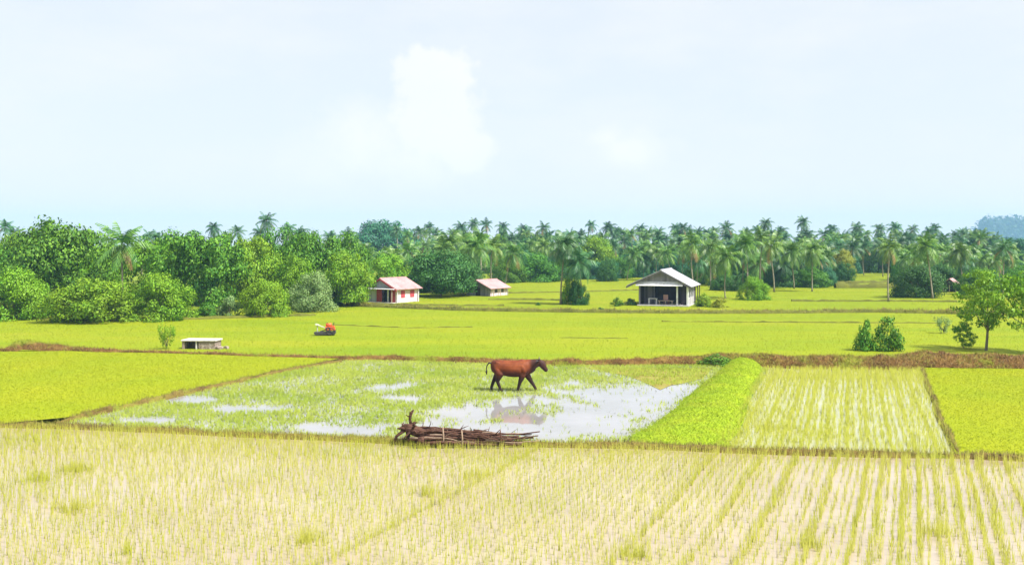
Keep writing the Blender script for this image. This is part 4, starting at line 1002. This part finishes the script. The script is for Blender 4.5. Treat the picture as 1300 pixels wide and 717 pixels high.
# ------------------------------------------------------------------ cow
def loft(rings, sides=16):
    """rings: (centre, normal-ish axis dir handled by explicit u,v vectors, ru, rv)"""
    V = []; Fc = []
    for c, u, v, ru, rv in rings:
        c, u, v = Vector(c), Vector(u), Vector(v)
        for k in range(sides):
            th = 2 * math.pi * k / sides; V.append(tuple(c + u * (ru * math.cos(th)) + v * (rv * math.sin(th))))
    n = len(rings)
    for i in range(n - 1):
        for k in range(sides):
            q = i * sides; Fc.append((q + k, q + (k + 1) % sides, q + sides + (k + 1) % sides, q + sides + k))
    Fc.append(tuple(range(sides))[::-1]); Fc.append(tuple((n - 1) * sides + k for k in range(sides)))
    return V, Fc
def cow_body():
    Y, Z, X = (0, 1, 0), (0, 0, 1), (1, 0, 0)
    mb = MB()
    # trunk of the body, rump to chest: x, z centre, half width, half height
    body = [(-.05, 1.10, .07, .12), (.00, 1.08, .17, .22), (.10, 1.06, .245, .29), (.25, 1.05, .265, .295), (.45, 1.02, .285, .315), (.70, .99, .31, .345), (.95, .98, .315, .355), (1.15, .995, .30, .355), (1.32, 1.02, .275, .335), (1.47, 1.05, .24, .30), (1.58, 1.08, .17, .23), (1.64, 1.09, .09, .13)]
    mb.add(*loft([((x, 0, z), Y, Z, a, b) for x, z, a, b in body]))
    for sg in (-1, 1):
        mb.add(*loft([((x, sg * y, z), Y, Z, a, b) for x, y, z, a, b in [(.08, .15, 1.24, .03, .03), (.18, .16, 1.25, .07, .07), (.30, .17, 1.22, .06, .07), (.42, .16, 1.16, .02, .03)]], 10))
        mb.add(*loft([((x, sg * .23, z), Y, Z, a, b) for x, z, a, b in [(1.18, 1.12, .03, .05), (1.27, 1.02, .07, .16), (1.36, .95, .07, .17), (1.45, .92, .03, .08)]], 10))
    # withers hump
    mb.add(*loft([((x, 0, z), Y, Z, a, b) for x, z, a, b in [(1.05, 1.26, .05, .04), (1.15, 1.28, .12, .08), (1.28, 1.29, .13, .10), (1.42, 1.26, .10, .09), (1.52, 1.22, .05, .05)]]))
    # neck
    nk = [(1.34, 1.06, .20, .30), (1.52, 1.10, .17, .285), (1.70, 1.16, .14, .225), (1.86, 1.21, .125, .185), (1.98, 1.24, .105, .14)]
    mb.add(*loft([((x, 0, z), Y, (-.12, 0, .99), a, b) for x, z, a, b in nk]))
    # head, tipped down towards the muzzle
    hd = [((1.92, 0, 1.335), .08, .08), ((1.98, 0, 1.285), .12, .135), ((2.06, 0, 1.205), .13, .155), ((2.14, 0, 1.105), .11, .14), ((2.20, 0, 1.015), .085, .11), ((2.255, 0, 0.940), .08, .095), ((2.285, 0, 0.895), .065, .07), ((2.30, 0, 0.870), .03, .03)]
    mb.add(*loft([(c, Y, (.80, 0, .60), a, b) for c, a, b in hd]))
    # dewlap
    mb.add(*loft([((x, 0, z), Y, Z, a, b) for x, z, a, b in [(1.42, .82, .04, .07), (1.54, .84, .045, .10), (1.68, .90, .04, .10), (1.82, .99, .03, .08)]]))
    def leg(pts, rad, y):
        mb.add(*tube([(p[0], y if len(p) == 2 else p[2], p[1]) for p in pts], rad, 12))
    # front legs: shoulder, elbow, knee, fetlock, hoof
    leg([(1.34, .95, -.10), (1.27, .70, -.14), (1.17, .42, -.15), (1.10, .16), (1.10, .06)], [.14, .135, .08, .06, .064], -.15)
    leg([(1.34, .95, .10), (1.47, .70, .14), (1.66, .40, .15), (1.82, .15), (1.84, .06)], [.14, .135, .08, .06, .064], .15)
    # hind legs: hip, stifle, hock, fetlock
    leg([(.22, .98, .08), (.26, .74, .15), (.07, .47, .16), (-.04, .17), (-.01, .06)], [.20, .175, .085, .062, .066], .16)
    leg([(.22, .98, -.08), (.34, .74, -.15), (.24, .47, -.16), (.36, .18), (.43, .06)], [.20, .175, .085, .062, .066], -.16)
    return mb
me = bpy.data.meshes.new('cow_raw'); cb_ = cow_body(); me.from_pydata(cb_.V, [], cb_.F)
bm = bmesh.new(); bm.from_mesh(me); bmesh.ops.recalc_face_normals(bm, faces=bm.faces); bm.to_mesh(me); bm.free()
tmp = link('cow_raw', me)
md = tmp.modifiers.new('r', 'REMESH'); md.mode = 'VOXEL'; md.voxel_size = .02
sm = tmp.modifiers.new('s', 'SMOOTH'); sm.factor = .5; sm.iterations = 12
body_me = bpy.data.meshes.new_from_object(tmp.evaluated_get(bpy.context.evaluated_depsgraph_get()))
bpy.data.objects.remove(tmp); body_me.name = 'body'; body_me.shade_smooth()
# coat: chestnut back and flanks, black legs, neck and head
m, t_, out = new_mat('cow_coat'); p_ = t_.n('ShaderNodeBsdfPrincipled'); t_.l(p_.outputs[0], out.inputs[0])
tc_ = t_.n('ShaderNodeTexCoord'); s_ = t_.n('ShaderNodeSeparateXYZ'); t_.l(tc_.outputs['Object'], s_.inputs[0])
nz_ = noise(t_, 3.2, 6, .6, obj=True)
def mr(src, a, b, c=0., d=1.):
    x = t_.n('ShaderNodeMapRange'); x.interpolation_type = 'SMOOTHSTEP'
    for i, v in enumerate((a, b, c, d)): x.inputs[i + 1].default_value = v
    t_.l(src, x.inputs[0]); return x.outputs[0]
def mm(op, a, b):
    x = t_.n('ShaderNodeMath', operation=op)
    for s, v in ((x.inputs[0], a), (x.inputs[1], b)):
        if isinstance(v, (int, float)): s.default_value = v
        else: t_.l(v, s)
    return x.outputs[0]
zz = mm('ADD', s_.outputs[2], mm('MULTIPLY', mm('SUBTRACT', nz_, .5), .25)); xx = mm('ADD', s_.outputs[0], mm('MULTIPLY', mm('SUBTRACT', nz_, .5), .2))
legs_ = mr(zz, .78, .52); head_ = mr(xx, 1.50, 1.72)
c_ = ramp(t_, nz_, [(.28, (.06, .014, .006)), (.45, (.15, .034, .009)), (.72, (.25, .066, .018))])
under_ = mr(zz, .98, .72); rump_ = mr(xx, .34, .08)
c_ = mixc(t_, mm('MULTIPLY', under_, .75), c_, (.05, .016, .009)); c_ = mixc(t_, mm('MULTIPLY', rump_, .6), c_, (.05, .016, .009))
c_ = mixc(t_, mm('MULTIPLY', legs_, .93), c_, (.024, .013, .011)); c_ = mixc(t_, mm('MULTIPLY', head_, .88), c_, (.036, .017, .014))
t_.l(c_, p_.inputs['Base Color']); p_.inputs['Roughness'].default_value = .6; p_.inputs['Specular IOR Level'].default_value = .2
t_.l(bump(t_, noise(t_, 60, 3, .6, obj=True, stretch=(.4, 1, 1)), .12, .01), p_.inputs['Normal'])
M['coat'] = m
M['dark_hide'] = plain('dark_hide', (.014, .010, .010), (.03, .02, .018), 8, .55, .3, .1)
M['horn'] = plain('horn', (.10, .08, .06), (.22, .18, .14), 5, .5, .3, .1)
M['eye'] = plain('eye', (.008, .005, .004), (.015, .01, .008), 3, .1, .6, 0)
body_me.materials.clear(); body_me.materials.append(M['coat'])
cx_, cy2 = G(624.5, 496.6)
cow = empty('cow', (cx_, cy2, -.03), R(-3)); tag(cow, 'chestnut brown cow with dark head and legs walking through the pond', 'cow')
link('body', body_me, cow)
for sg in (-1, 1):
    e = MB(); e.add(*loft([((1.95, sg * .09, 1.315), (.5, 0, .85), (.85, 0, -.5), .02, .03), ((1.92, sg * .17, 1.345), (.5, 0, .85), (.85, 0, -.5), .02, .06), ((1.89, sg * .25, 1.345), (.5, 0, .85), (.85, 0, -.5), .015, .055), ((1.87, sg * .31, 1.325), (.5, 0, .85), (.85, 0, -.5), .004, .01)], 10)); e.build('ear', M['dark_hide'], cow, True)
    MB().tube([(1.97, sg * .06, 1.375), (1.97, sg * .11, 1.425), (1.98, sg * .125, 1.485)], [.03, .022, .006], 8).build('horn', M['horn'], cow, True)
    MB().add(*loft([((2.09, sg * .100, 1.24), (.7, 0, -.7), (.7, 0, .7), .008, .008), ((2.09, sg * .112, 1.24), (.7, 0, -.7), (.7, 0, .7), .022, .02), ((2.09, sg * .122, 1.24), (.7, 0, -.7), (.7, 0, .7), .01, .01)], 8)).build('eye', M['eye'], cow, True)
tl = MB().tube([(-.02, 0, 1.20), (-.12, 0, 1.22), (-.20, 0, 1.12), (-.23, 0, .98), (-.22, .01, .90)], [.045, .032, .026, .022, .02], 8).build('tail', M['dark_hide'], cow, True)
MB().tube([(-.22, .01, .93), (-.23, .01, .84), (-.21, .01, .72)], [.022, .045, .01], 8).build('tail_tuft', M['dark_hide'], tl, True)
for (x, y) in ((1.10, -.15), (1.84, .15), (-.01, .16), (.43, -.16)):
    MB().add(*loft([((x + .0, y, .075), (1, 0, 0), (0, 1, 0), .052, .05), ((x + .015, y, .0), (1, 0, 0), (0, 1, 0), .07, .06), ((x + .015, y, -.03), (1, 0, 0), (0, 1, 0), .068, .058)], 10)).build('hoof', M['dark_hide'], cow, True)


# ------------------------------------------------------------------ air
m, t_, out = new_mat('haze_air')
pv = t_.n('ShaderNodeVolumePrincipled'); pv.inputs['Color'].default_value = (.34, .60, 1.0, 1); pv.inputs['Density'].default_value = .0003; pv.inputs['Anisotropy'].default_value = .0
t_.l(pv.outputs[0], out.inputs['Volume'])
hz = MB().box(-2100, 2100, -120, 2700, -1.3, 84).build('haze', m)
tag(hz, 'thin bluish haze filling the air over the fields', 'haze', kind='stuff')
